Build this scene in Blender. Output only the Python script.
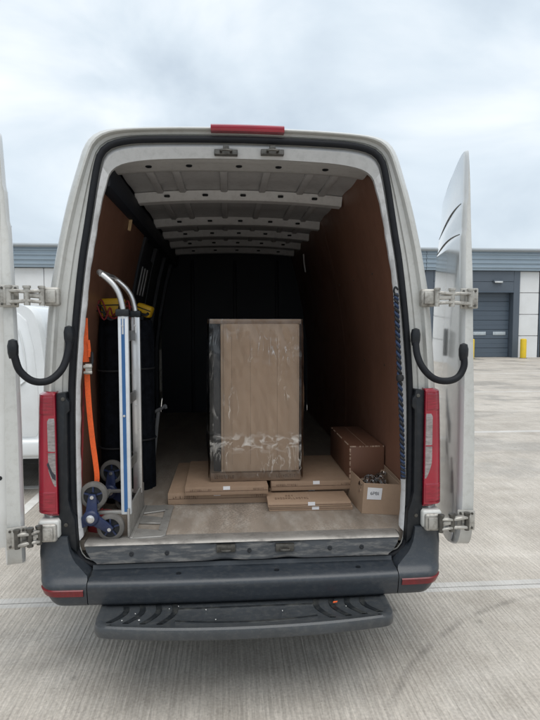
import bpy, bmesh, math, random
from mathutils import Vector, Matrix, noise
random.seed(7)
R = math.radians
scn = bpy.context.scene
for o in list(bpy.data.objects): bpy.data.objects.remove(o)
col = scn.collection

# ------------------------------------------------------------------ camera
CAM = Vector((-.076, -2.6, 1.75)); YAW, PIT, FPX = .0761, .0667, 541.0
cam = bpy.data.cameras.new('camera'); co = bpy.data.objects.new('camera', cam); col.objects.link(co)
FW = Vector((math.sin(YAW)*math.cos(PIT), math.cos(YAW)*math.cos(PIT), -math.sin(PIT)))
RT = Vector((math.cos(YAW), -math.sin(YAW), 0)); UP = RT.cross(FW)
co.matrix_world = Matrix(((RT.x, UP.x, -FW.x, CAM.x), (RT.y, UP.y, -FW.y, CAM.y), (RT.z, UP.z, -FW.z, CAM.z), (0, 0, 0, 1)))
cam.sensor_fit = 'VERTICAL'; cam.sensor_height = 36; cam.sensor_width = 27
cam.lens = FPX/720*36; cam.clip_start = .05; cam.clip_end = 3000
scn.camera = co
scn.render.resolution_x = 768; scn.render.resolution_y = 1024

# ------------------------------------------------------------------ sky and sun
SUN_AZ, SUN_EL = R(160), R(72)          # azimuth measured from +Y towards +X
world = bpy.data.worlds.new('World'); scn.world = world; world.use_nodes = True
nt = world.node_tree; nt.nodes.clear(); N = nt.nodes.new; L = nt.links.new
wout = N('ShaderNodeOutputWorld'); bg = N('ShaderNodeBackground'); L(bg.outputs[0], wout.inputs[0])
sky = N('ShaderNodeTexSky'); sky.sky_type = 'NISHITA'; sky.sun_disc = False
sky.sun_elevation = SUN_EL; sky.sun_rotation = SUN_AZ; sky.dust_density = 3
sk = N('ShaderNodeVectorMath'); sk.operation = 'SCALE'; sk.inputs['Scale'].default_value = .10; L(sky.outputs[0], sk.inputs[0])
tc = N('ShaderNodeTexCoord'); mp = N('ShaderNodeMapping'); mp.inputs['Scale'].default_value = (1, 1, 1.9); mp.inputs['Location'].default_value = (.35, .2, .1)
L(tc.outputs['Generated'], mp.inputs[0])
nz = N('ShaderNodeTexNoise'); nz.inputs['Scale'].default_value = 2.3; nz.inputs['Detail'].default_value = 7; nz.inputs['Roughness'].default_value = .5; nz.inputs['Distortion'].default_value = .35
L(mp.outputs[0], nz.inputs['Vector'])
rp = N('ShaderNodeValToRGB'); e = rp.color_ramp.elements
e[0].position = .34; e[0].color = (.375, .435, .495, 1); e[1].position = .67; e[1].color = (.68, .71, .73, 1)
m = rp.color_ramp.elements.new(.5); m.color = (.50, .56, .61, 1)
L(nz.outputs[0], rp.inputs[0])
mx = N('ShaderNodeMixRGB'); mx.inputs[0].default_value = .9
L(sk.outputs[0], mx.inputs[1]); L(rp.outputs[0], mx.inputs[2]); L(mx.outputs[0], bg.inputs[0]); bg.inputs[1].default_value = 1.0
sd = bpy.data.lights.new('sun', 'SUN'); so = bpy.data.objects.new('sun', sd); col.objects.link(so)
sd.energy = 1.5; sd.angle = R(60); sd.color = (1, .97, .93)
sv = Vector((math.sin(SUN_AZ)*math.cos(SUN_EL), math.cos(SUN_AZ)*math.cos(SUN_EL), math.sin(SUN_EL)))
so.rotation_euler = sv.to_track_quat('Z', 'Y').to_euler(); so.location = (0, 0, 20)
vs = scn.view_settings; vs.view_transform = 'Standard'; vs.look = 'None'; vs.exposure = 0.7; vs.gamma = 1; vs.use_curve_mapping = False

# ------------------------------------------------------------------ helpers
def P(px, py, y):
    """point on the plane Y = y seen at photo pixel (px, py)"""
    r = FW + RT*((px-270)/FPX) + UP*((360-py)/FPX)
    return CAM + r*((y-CAM.y)/r.y)
BASE = {}
def base_of(p):
    while p.parent: p = p.parent
    return BASE.get(p.name, Vector((0, 0, 0)))
def tag(o, label=None, cat=None, group=None, kind=None):
    for k, v in (('label', label), ('category', cat), ('group', group), ('kind', kind)):
        if v: o[k] = v
    return o
def thing(name, label, cat, loc, group=None):
    o = bpy.data.objects.new(name, None); col.objects.link(o); o.location = loc; o.empty_display_size = .1
    BASE[o.name] = Vector(loc)
    return tag(o, label, cat, group)
class MB:
    def __init__(s): s.v = []; s.f = []
    def add(s, vs, fs):
        n = len(s.v); s.v += [Vector(p) for p in vs]; s.f += [tuple(i+n for i in f) for f in fs]; return s
    def bb(s, x0, x1, y0, y1, z0, z1):
        return s.add([(x, y, z) for z in (z0, z1) for y in (y0, y1) for x in (x0, x1)],
                     [(0, 2, 3, 1), (4, 5, 7, 6), (0, 1, 5, 4), (2, 6, 7, 3), (0, 4, 6, 2), (1, 3, 7, 5)])
    def box(s, c, sz, M=None):
        M = M or Matrix.Identity(3); c = Vector(c)
        vs = [c + M @ Vector((a*sz[0]/2, b*sz[1]/2, d*sz[2]/2)) for d in (-1, 1) for b in (-1, 1) for a in (-1, 1)]
        return s.add(vs, [(0, 2, 3, 1), (4, 5, 7, 6), (0, 1, 5, 4), (2, 6, 7, 3), (0, 4, 6, 2), (1, 3, 7, 5)])
    def bar(s, p0, p1, w, h, up=(0, 0, 1)):
        p0, p1 = Vector(p0), Vector(p1); d = (p1-p0); l = d.length; d.normalize()
        a = d.cross(Vector(up)).normalized(); b = a.cross(d)
        M = Matrix((a, d, b)).transposed()
        return s.box((p0+p1)/2, (w, l, h), M)
    def tube(s, pts, r, n=12, cap=True):
        pts = [Vector(p) for p in pts]; rs = r if isinstance(r, (list, tuple)) else [r]*len(pts)
        prev = None; rows = []
        for i, p in enumerate(pts):
            t = (pts[min(i+1, len(pts)-1)] - pts[max(i-1, 0)]).normalized()
            if prev is None:
                a = t.cross(Vector((0, 0, 1)))
                if a.length < .1: a = t.cross(Vector((1, 0, 0)))
            else: a = prev - t*prev.dot(t)
            a.normalize(); prev = a; b = t.cross(a)
            rows.append([p + (a*math.cos(2*math.pi*k/n) + b*math.sin(2*math.pi*k/n))*rs[i] for k in range(n)])
        vs = [q for r_ in rows for q in r_]; fs = []
        for i in range(len(rows)-1):
            for k in range(n):
                fs.append((i*n+k, i*n+(k+1) % n, (i+1)*n+(k+1) % n, (i+1)*n+k))
        if cap: fs.append(tuple(range(n))[::-1]); fs.append(tuple((len(rows)-1)*n+k for k in range(n)))
        return s.add(vs, fs)
    def cyl(s, p0, p1, r, n=20): return s.tube([p0, p1], r, n)
    def grid(s, rows, close=False):
        n = len(rows[0]); vs = [q for r_ in rows for q in r_]; fs = []
        for i in range(len(rows)-1):
            for k in range(n if close else n-1):
                fs.append((i*n+k, i*n+(k+1) % n, (i+1)*n+(k+1) % n, (i+1)*n+k))
        return s.add(vs, fs)
    def lathe(s, c, axis, prof, n=28):
        """prof: list of (radius, offset along axis)"""
        c = Vector(c); ax = Vector(axis).normalized(); a = ax.orthogonal().normalized(); b = ax.cross(a)
        rows = [[c + ax*h + (a*math.cos(2*math.pi*k/n) + b*math.sin(2*math.pi*k/n))*r for k in range(n)] for r, h in prof]
        return s.grid(rows, True)
    def prism(s, poly, d):
        """poly: 3D points; d: extrusion vector"""
        poly = [Vector(p) for p in poly]; d = Vector(d); n = len(poly)
        return s.add(poly + [p+d for p in poly], [tuple(range(n))[::-1], tuple(range(n, 2*n))] + [(i, (i+1) % n, n+(i+1) % n, n+i) for i in range(n)])
    def build(s, name, mat, parent=None, bevel=0, seg=2, ang=38, local=False):
        b = Vector((0, 0, 0)) if (local or parent is None) else base_of(parent)
        me = bpy.data.meshes.new(name); me.from_pydata([tuple(p-b) for p in s.v], [], s.f)
        bm = bmesh.new(); bm.from_mesh(me)
        bmesh.ops.remove_doubles(bm, verts=bm.verts, dist=1e-5)
        bmesh.ops.delete(bm, geom=[v_ for v_ in bm.verts if not v_.link_faces], context='VERTS')
        bmesh.ops.recalc_face_normals(bm, faces=bm.faces)
        if bevel:
            es = [e_ for e_ in bm.edges if len(e_.link_faces) == 2 and e_.calc_face_angle() > R(30)]
            bmesh.ops.bevel(bm, geom=es, offset=bevel, segments=seg, profile=.5, affect='EDGES', clamp_overlap=True)
        bm.to_mesh(me); bm.free()
        me.shade_smooth(); me.set_sharp_from_angle(angle=R(ang))
        me.materials.append(mat)
        o = bpy.data.objects.new(name, me); col.objects.link(o)
        if parent: o.parent = parent
        return o
def rotz(a): return Matrix.Rotation(a, 3, 'Z')
def chaikin(pts, it=3):
    for _ in range(it):
        q = [pts[0]]
        for a, b in zip(pts, pts[1:]):
            q.append((a[0]*.75+b[0]*.25, a[1]*.75+b[1]*.25)); q.append((a[0]*.25+b[0]*.75, a[1]*.25+b[1]*.75))
        q.append(pts[-1]); pts = q
    return pts
def spline(pts, n=8):
    pts = [Vector(p) for p in pts]; out = []
    for i in range(len(pts)-1):
        p0, p1, p2, p3 = pts[max(i-1, 0)], pts[i], pts[i+1], pts[min(i+2, len(pts)-1)]
        for k in range(n):
            t = k/n
            out.append(.5*((2*p1) + (p2-p0)*t + (2*p0-5*p1+4*p2-p3)*t*t + (3*p1-p0-3*p2+p3)*t**3))
    return out + [pts[-1]]
def lerp_tab(tab, x):
    if x <= tab[0][0]: return tab[0][1]
    for (a, va), (b, vb) in zip(tab, tab[1:]):
        if x <= b: return va + (vb-va)*(x-a)/(b-a) if b > a else vb
    return tab[-1][1]

# ------------------------------------------------------------------ materials
def mat(name, c, rough=.5, metal=0, var=.12, scale=6, c2=None, stretch=(1, 1, 1), bump=0, bscale=80, coat=0, dirt=None, dscale=3, damt=.5, spec=.5, alpha=None, rvar=.1, detail=5, dst=(1, 1, 1)):
    m = bpy.data.materials.new(name); m.use_nodes = True; t = m.node_tree; b = t.nodes['Principled BSDF']
    N = t.nodes.new; L = t.links.new
    tc = N('ShaderNodeTexCoord'); mp = N('ShaderNodeMapping'); mp.inputs['Scale'].default_value = stretch
    L(tc.outputs['Object'], mp.inputs[0])
    n = N('ShaderNodeTexNoise'); n.inputs['Scale'].default_value = scale; n.inputs['Detail'].default_value = detail; n.inputs['Roughness'].default_value = .6
    L(mp.outputs[0], n.inputs['Vector'])
    r = N('ShaderNodeMapRange'); r.inputs[1].default_value = .3; r.inputs[2].default_value = .7; L(n.outputs[0], r.inputs[0])
    mx = N('ShaderNodeMixRGB')
    a = c2 or tuple(max(0, x*(1-var)) for x in c); d = c if c2 else tuple(min(1, x*(1+var)) for x in c)
    mx.inputs[1].default_value = (*a, 1); mx.inputs[2].default_value = (*d, 1); L(r.outputs[0], mx.inputs[0])
    out = mx.outputs[0]
    rr = N('ShaderNodeMapRange'); rr.inputs[3].default_value = max(.02, rough-rvar); rr.inputs[4].default_value = min(1, rough+rvar); L(n.outputs[0], rr.inputs[0]); rout = rr.outputs[0]
    if dirt:
        n2 = N('ShaderNodeTexNoise'); n2.inputs['Scale'].default_value = dscale; n2.inputs['Detail'].default_value = 8; n2.inputs['Roughness'].default_value = .68
        mpd = N('ShaderNodeMapping'); mpd.inputs['Scale'].default_value = dst; L(tc.outputs['Object'], mpd.inputs[0]); L(mpd.outputs[0], n2.inputs['Vector'])
        r2 = N('ShaderNodeMapRange'); r2.inputs[1].default_value = .48; r2.inputs[2].default_value = .75; r2.inputs[4].default_value = damt; L(n2.outputs[0], r2.inputs[0])
        m2 = N('ShaderNodeMixRGB'); m2.inputs[2].default_value = (*dirt, 1); L(r2.outputs[0], m2.inputs[0]); L(out, m2.inputs[1]); out = m2.outputs[0]
        ra = N('ShaderNodeMath'); ra.operation = 'MULTIPLY_ADD'; ra.inputs[1].default_value = .35; L(r2.outputs[0], ra.inputs[0]); L(rout, ra.inputs[2]); ra.use_clamp = True; rout = ra.outputs[0]
    L(out, b.inputs['Base Color']); L(rout, b.inputs['Roughness'])
    b.inputs['Metallic'].default_value = metal; b.inputs['Coat Weight'].default_value = coat; b.inputs['Coat Roughness'].default_value = .06
    b.inputs['Specular IOR Level'].default_value = spec
    if bump:
        n3 = N('ShaderNodeTexNoise'); n3.inputs['Scale'].default_value = bscale; n3.inputs['Detail'].default_value = 4; L(mp.outputs[0], n3.inputs['Vector'])
        bp = N('ShaderNodeBump'); bp.inputs['Strength'].default_value = bump; bp.inputs['Distance'].default_value = .004; L(n3.outputs[0], bp.inputs['Height']); L(bp.outputs[0], b.inputs['Normal'])
    return m
M = {}
M['paint'] = mat('van_paint', (.52, .525, .50), .28, var=.04, coat=.6, dirt=(.36, .34, .30), dscale=30, damt=.22)
M['jamb'] = mat('jamb_paint', (.52, .52, .495), .36, var=.03, coat=.3, dirt=(.26, .24, .20), dscale=34, damt=.3)
M['door_outer'] = mat('door_paint', (.52, .53, .53), .09, var=.03, coat=1, dirt=(.40, .38, .34), dscale=40, damt=.10, rvar=.01)
M['door_inner'] = mat('door_inner_paint', (.62, .62, .60), .4, var=.05, dirt=(.35, .32, .28), dscale=5, damt=.4)
M['flange'] = mat('pale_flange', (.60, .60, .60), .5, var=.06, dirt=(.22, .20, .18), dscale=40, damt=.45)
M['header'] = mat('header_paint', (.46, .46, .455), .45, var=.04, dirt=(.18, .17, .16), dscale=30, damt=.3)
M['ceiling'] = mat('ceiling_paint', (.46, .46, .465), .42, var=.06, dirt=(.16, .155, .15), dscale=24, damt=.3)
M['rib'] = mat('rib_paint', (.62, .62, .62), .42, var=.05, dirt=(.25, .24, .23), dscale=26, damt=.3)
M['rubber'] = mat('seal_rubber', (.008, .009, .012), .6, var=.2, dirt=(.03, .03, .03), dscale=30, damt=.4, spec=.25)
M['blackp'] = mat('black_plastic', (.009, .011, .014), .42, var=.15, dirt=(.045, .044, .042), dscale=30, damt=.4, spec=.35, bump=.08, bscale=250)
M['bumper'] = mat('bumper_plastic', (.028, .034, .042), .36, var=.10, dirt=(.12, .118, .11), dscale=40, damt=.25, dst=(.8, 1, 1.2), bump=.12, bscale=260)
M['step'] = mat('step_plastic', (.042, .047, .052), .34, var=.15, dirt=(.14, .135, .12), dscale=46, damt=.32, dst=(.8, 1.2, 1), bump=.15, bscale=200)
M['stepfoot'] = mat('step_tread', (.012, .014, .016), .3, var=.2, dirt=(.10, .10, .09), dscale=8, damt=.6)
M['sill'] = mat('sill_scuffed', (.034, .037, .041), .38, var=.35, scale=5, stretch=(1, 6, 6), dirt=(.20, .19, .175), dscale=22, damt=.8, dst=(.4, 1, 2.2))
M['sillmetal'] = mat('sill_edge_metal', (.27, .255, .235), .45, metal=.4, var=.2, dirt=(.10, .09, .08), dscale=22, damt=.8, dst=(.5, 1, 1))
M['ply'] = mat('brown_plywood', (.19, .092, .06), .42, var=.14, scale=2.2, stretch=(1, 1, .35), dirt=(.12, .06, .042), dscale=3, damt=.5, bump=.1, bscale=60)
M['plyedge'] = mat('torn_plywood', (.55, .38, .20), .7, var=.2, scale=60)
M['dark_metal'] = mat('dark_inner_metal', (.035, .038, .045), .5, var=.2, dirt=(.07, .07, .07), dscale=6, damt=.3)
M['bulkhead'] = mat('bulkhead_panel', (.007, .010, .017), .6, var=.2)
M['under'] = mat('underbody', (.012, .012, .012), .8)
M['red'] = mat('red_lens', (.30, .006, .024), .08, var=.15, coat=.6, dirt=(.16, .03, .03), dscale=8, damt=.35, rvar=.04)
M['redseg'] = mat('red_fluted_lens', (.26, .005, .020), .14, var=.35, scale=90, stretch=(.2, .2, 2.2), coat=.6, bump=.5, bscale=60, rvar=.04)
M['refl'] = mat('bumper_reflector', (.15, .010, .014), .3, var=.25, scale=40, dirt=(.07, .03, .03), dscale=30, damt=.5)
M['clear'] = mat('clear_lens', (.27, .24, .235), .12, var=.35, scale=30, stretch=(1, 1, 4), coat=.6, dirt=(.15, .13, .12), dscale=18, damt=.7)
M['darklens'] = mat('smoked_lens', (.05, .02, .02), .15, coat=.5)
M['hinge'] = mat('hinge_metal', (.42, .405, .37), .42, metal=.35, var=.15, dirt=(.10, .085, .07), dscale=28, damt=.85)
M['greasy'] = mat('greasy_steel', (.10, .095, .085), .4, metal=.6, var=.4, scale=40)
M['alu'] = mat('aluminium', (.66, .66, .66), .3, metal=.85, var=.08, dirt=(.3, .29, .28), dscale=12, damt=.4)
M['aluw'] = mat('white_aluminium', (.62, .64, .66), .35, metal=.25, var=.06, dirt=(.35, .35, .35), dscale=14, damt=.3)
M['toe'] = mat('cast_aluminium', (.34, .33, .31), .5, metal=.5, var=.15, dirt=(.16, .15, .14), dscale=16, damt=.6, bump=.2, bscale=90)
M['bluestripe'] = mat('blue_stripe', (.02, .095, .25), .4)
M['bluep'] = mat('blue_plastic', (.010, .020, .066), .42, var=.2, dirt=(.08, .08, .09), dscale=20, damt=.4)
M['tyre'] = mat('grey_rubber_tyre', (.115, .108, .10), .75, var=.2, scale=20, dirt=(.07, .065, .06), dscale=14, damt=.6)
M['bolt'] = mat('zinc_bolt', (.6, .6, .6), .3, metal=.9)
M['orange'] = mat('orange_webbing', (.78, .115, .02), .7, var=.15, scale=120, dirt=(.3, .07, .03), dscale=20, damt=.4)
M['redweb'] = mat('red_webbing', (.20, .014, .016), .7, var=.3, scale=40)
M['yellow'] = mat('yellow_plastic', (.62, .36, .01), .45, var=.12, dirt=(.2, .13, .03), dscale=14, damt=.4)
M['cloth'] = mat('dark_blanket', (.007, .008, .011), .95, var=.5, scale=30, spec=.1, bump=.4, bscale=120)
M['cloth2'] = mat('dark_green_blanket', (.006, .011, .010), .95, var=.4, scale=24, spec=.1, bump=.4, bscale=120)
M['card'] = mat('cardboard', (.36, .25, .172), .75, var=.09, scale=3, dirt=(.25, .17, .115), dscale=5, damt=.45, spec=.3, bump=.06, bscale=40)
M['card2'] = mat('worn_cardboard', (.30, .205, .14), .75, var=.12, scale=4, dirt=(.21, .135, .085), dscale=7, damt=.5, spec=.3)
M['cardbox'] = mat('smooth_cardboard', (.56, .40, .28), .7, var=.03, scale=2, stretch=(1, 1, .3), spec=.3)
M['carddark'] = mat('dark_cardboard', (.15, .068, .04), .6, var=.12, scale=3, dirt=(.09, .045, .03), dscale=6, damt=.4)
M['cardedge'] = mat('worn_carton_edge', (.42, .30, .22), .8, var=.3, scale=50)
M['print'] = mat('brown_print', (.15, .09, .058), .7, var=.3, scale=60)
M['white'] = mat('white_paper', (.72, .71, .72), .7, var=.05)
M['ink'] = mat('black_ink', (.03, .03, .04), .7)
M['blackcore'] = mat('black_edge_guard', (.02, .02, .024), .4)
M['navy'] = mat('navy_cord', (.014, .03, .075), .7, var=.2)
M['blackcord'] = mat('black_cord', (.012, .012, .014), .7)
M['wvan'] = mat('white_van_paint', (.74, .76, .77), .2, var=.03, coat=.5, dirt=(.5, .49, .46), dscale=2, damt=.25)
M['tyreblk'] = mat('black_tyre', (.018, .018, .019), .85, var=.3)
M['rim'] = mat('steel_rim', (.35, .35, .36), .4, metal=.7)
M['glass'] = mat('dark_glass', (.012, .015, .018), .06, var=.1, coat=.3)
M['bwhite'] = mat('white_wall_panel', (.70, .71, .71), .45, var=.03, scale=1, dirt=(.55, .54, .52), dscale=.8, damt=.4)
M['clad'] = mat('grey_cladding', (.27, .335, .39), .38, var=.05, scale=1)
M['cladl'] = mat('pale_gutter', (.42, .46, .49), .4, var=.05, scale=1)
M['portal'] = mat('slate_panel', (.085, .105, .13), .4, var=.05, scale=1)
M['rdoor'] = mat('slate_door', (.075, .10, .13), .38, var=.05, scale=1)
M['vision'] = mat('acrylic_vision_panel', (.42, .47, .50), .25, var=.15, scale=8)
M['lampw'] = mat('lamp_lens', (.6, .62, .62), .3)
M['byellow'] = mat('bollard_yellow', (.72, .50, .02), .45, var=.06, dirt=(.4, .28, .05), dscale=4, damt=.4)
M['linepaint'] = mat('white_line_paint', (.68, .67, .64), .7, var=.08, scale=8, dirt=(.45, .42, .38), dscale=5, damt=.7)
M['sealant'] = mat('joint_sealant', (.07, .065, .06), .8)

def floor_mat():
    m = mat('load_floor', (.25, .21, .172), .55, var=.22, scale=9, stretch=(1, .22, 1), dirt=(.38, .35, .31), dscale=14, damt=.8, dst=(1, .35, 1), bump=.1, bscale=60)
    t = m.node_tree; N = t.nodes.new; L = t.links.new; b = t.nodes['Principled BSDF']
    tc = N('ShaderNodeTexCoord'); v = N('ShaderNodeTexVoronoi'); v.inputs['Scale'].default_value = 95; L(tc.outputs['Object'], v.inputs['Vector'])
    n = N('ShaderNodeTexNoise'); n.inputs['Scale'].default_value = 2.6; n.inputs['Detail'].default_value = 6; L(tc.outputs['Object'], n.inputs['Vector'])
    r = N('ShaderNodeMapRange'); r.inputs[1].default_value = .42; r.inputs[2].default_value = .62; L(n.outputs[0], r.inputs[0])
    src = b.inputs['Base Color'].links[0].from_socket
    mx = N('ShaderNodeMixRGB'); mx.blend_type = 'MULTIPLY'; L(src, mx.inputs[1])
    rr = N('ShaderNodeMapRange'); rr.inputs[1].default_value = .0; rr.inputs[2].default_value = .7; rr.inputs[3].default_value = .55; rr.inputs[4].default_value = 1.25; L(v.outputs['Distance'], rr.inputs[0])
    L(rr.outputs[0], mx.inputs[2]); L(r.outputs[0], mx.inputs[0]); L(mx.outputs[0], b.inputs['Base Color'])
    return m
M['floor'] = floor_mat()

def concrete_mat():
    m = bpy.data.materials.new('brushed_concrete'); m.use_nodes = True; t = m.node_tree; b = t.nodes['Principled BSDF']
    N = t.nodes.new; L = t.links.new
    g = N('ShaderNodeNewGeometry'); tc = N('ShaderNodeTexCoord')
    def noise_(scale, st, det=5, rough=.55, dist=0):
        mp = N('ShaderNodeMapping'); mp.inputs['Scale'].default_value = st; L(g.outputs['Position'], mp.inputs[0])
        n = N('ShaderNodeTexNoise'); n.inputs['Scale'].default_value = scale; n.inputs['Detail'].default_value = det; n.inputs['Roughness'].default_value = rough; n.inputs['Distortion'].default_value = dist
        L(mp.outputs[0], n.inputs['Vector']); return n.outputs[0]
    def rng(s, a, b_, c, d):
        r = N('ShaderNodeMapRange'); r.inputs[1].default_value = a; r.inputs[2].default_value = b_; r.inputs[3].default_value = c; r.inputs[4].default_value = d; L(s, r.inputs[0]); return r.outputs[0]
    def mul(a, b_):
        x = N('ShaderNodeMath'); x.operation = 'MULTIPLY'; L(a, x.inputs[0]); L(b_, x.inputs[1]); return x.outputs[0]
    brush = noise_(1, (46, 2.2, 1), 4, .65, .15)
    fine = noise_(1, (150, 14, 1), 3, .6)
    wmp = N('ShaderNodeMapping'); wmp.inputs['Scale'].default_value = (1, .02, 1); L(g.outputs['Position'], wmp.inputs[0])
    wv = N('ShaderNodeTexWave'); wv.inputs['Scale'].default_value = 11.5; wv.inputs['Distortion'].default_value = 5.5; wv.inputs['Detail'].default_value = 3; wv.inputs['Detail Scale'].default_value = 3.0; L(wmp.outputs[0], wv.inputs['Vector']); wave = wv.outputs['Fac']
    stain = noise_(.55, (1, 1, 1), 7, .62, .4)
    stain2 = noise_(2.6, (1, 1.6, 1), 6, .6)
    grit = noise_(70, (1, 1, 1), 3)
    streak = noise_(1, (.22, 1.5, 1), 6, .62, 1.0)
    val = mul(mul(mul(rng(brush, .3, .7, .87, 1.09), rng(wave, 0, 1, .90, 1.03)), rng(fine, .3, .7, .86, 1.11)), mul(rng(stain, .32, .68, .82, 1.12), rng(stain2, .3, .7, .90, 1.07)))
    val = mul(val, rng(grit, .3, .7, .82, 1.10))
    # tyre-scrubbed streaks further out on the yard
    sp = N('ShaderNodeSeparateXYZ'); L(g.outputs['Position'], sp.inputs[0])
    far = rng(sp.outputs[1], 3.5, 6.0, 0, 1)
    st = rng(streak, .54, .68, 0, .38); st = mul(st, far)
    inv = N('ShaderNodeMath'); inv.operation = 'SUBTRACT'; inv.inputs[0].default_value = 1; L(st, inv.inputs[1])
    val = mul(val, inv.outputs[0])
    # sparse oil spots, a tyre arc and wet patches
    vo = N('ShaderNodeTexVoronoi'); vo.inputs['Scale'].default_value = 2.1; L(g.outputs['Position'], vo.inputs['Vector'])
    wob = noise_(9, (1, 1, 1), 4); wa = N('ShaderNodeMath'); wa.operation = 'MULTIPLY_ADD'; wa.inputs[1].default_value = .12; L(wob, wa.inputs[0]); L(vo.outputs['Distance'], wa.inputs[2])
    val = mul(val, rng(wa.outputs[0], .075, .125, .62, 1))
    v2 = N('ShaderNodeTexVoronoi'); v2.inputs['Scale'].default_value = 26; L(g.outputs['Position'], v2.inputs['Vector'])
    val = mul(val, rng(v2.outputs['Distance'], .03, .12, .6, 1))
    ds = N('ShaderNodeVectorMath'); ds.operation = 'DISTANCE'; ds.inputs[1].default_value = (2.35, -1.25, 0); L(g.outputs['Position'], ds.inputs[0])
    dd = N('ShaderNodeMath'); dd.operation = 'SUBTRACT'; dd.inputs[1].default_value = 1.95; L(ds.outputs['Value'], dd.inputs[0]); da = N('ShaderNodeMath'); da.operation = 'ABSOLUTE'; L(dd.outputs[0], da.inputs[0])
    arc = mul(rng(da.outputs[0], .008, .03, 1, 0), rng(noise_(7, (1, 1, 1), 3), .4, .6, .05, .28)); ia = N('ShaderNodeMath'); ia.operation = 'SUBTRACT'; ia.inputs[0].default_value = 1; L(arc, ia.inputs[1]); val = mul(val, ia.outputs[0])
    wet = rng(noise_(.42, (1, 1.5, 1), 6, .6, .6), .53, .60, 0, 1)
    val = mul(val, rng(wet, 0, 1, 1, .86))
    # trowelled margins along the slab joints (object space, slab is 5 m deep)
    so_ = N('ShaderNodeSeparateXYZ'); L(tc.outputs['Object'], so_.inputs[0])
    ab = N('ShaderNodeMath'); ab.operation = 'ABSOLUTE'; L(so_.outputs[1], ab.inputs[0])
    mg = rng(ab.outputs[0], 2.436, 2.444, 0, .8)
    c1 = N('ShaderNodeMixRGB'); c1.inputs[1].default_value = (.45, .40, .338, 1); c1.inputs[2].default_value = (.535, .50, .452, 1); L(stain2, c1.inputs[0])
    c2 = N('ShaderNodeMixRGB'); c2.blend_type = 'MULTIPLY'; c2.inputs[0].default_value = 1; L(c1.outputs[0], c2.inputs[1]); L(val, c2.inputs[2])
    mgc = N('ShaderNodeMixRGB'); mgc.blend_type = 'MULTIPLY'; mgc.inputs[0].default_value = 1; mgc.inputs[1].default_value = (.52, .51, .49, 1); L(rng(stain2, .3, .7, .8, 1.1), mgc.inputs[2])
    c3 = N('ShaderNodeMixRGB'); L(mg, c3.inputs[0]); L(c2.outputs[0], c3.inputs[1]); L(mgc.outputs[0], c3.inputs[2])
    L(c3.outputs[0], b.inputs['Base Color'])
    rm = N('ShaderNodeMath'); rm.operation = 'MULTIPLY_ADD'; rm.inputs[1].default_value = -.34; rm.use_clamp = True; L(wet, rm.inputs[0]); L(rng(stain, .35, .7, .8, .5), rm.inputs[2]); L(rm.outputs[0], b.inputs['Roughness']); b.inputs['Specular IOR Level'].default_value = .35
    bp = N('ShaderNodeBump'); bp.inputs['Strength'].default_value = .55; bp.inputs['Distance'].default_value = .004
    ad = N('ShaderNodeMath'); L(wave, ad.inputs[0]); L(fine, ad.inputs[1])
    L(ad.outputs[0], bp.inputs['Height']); L(bp.outputs[0], b.inputs['Normal'])
    return m
M['concrete'] = concrete_mat()

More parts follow.
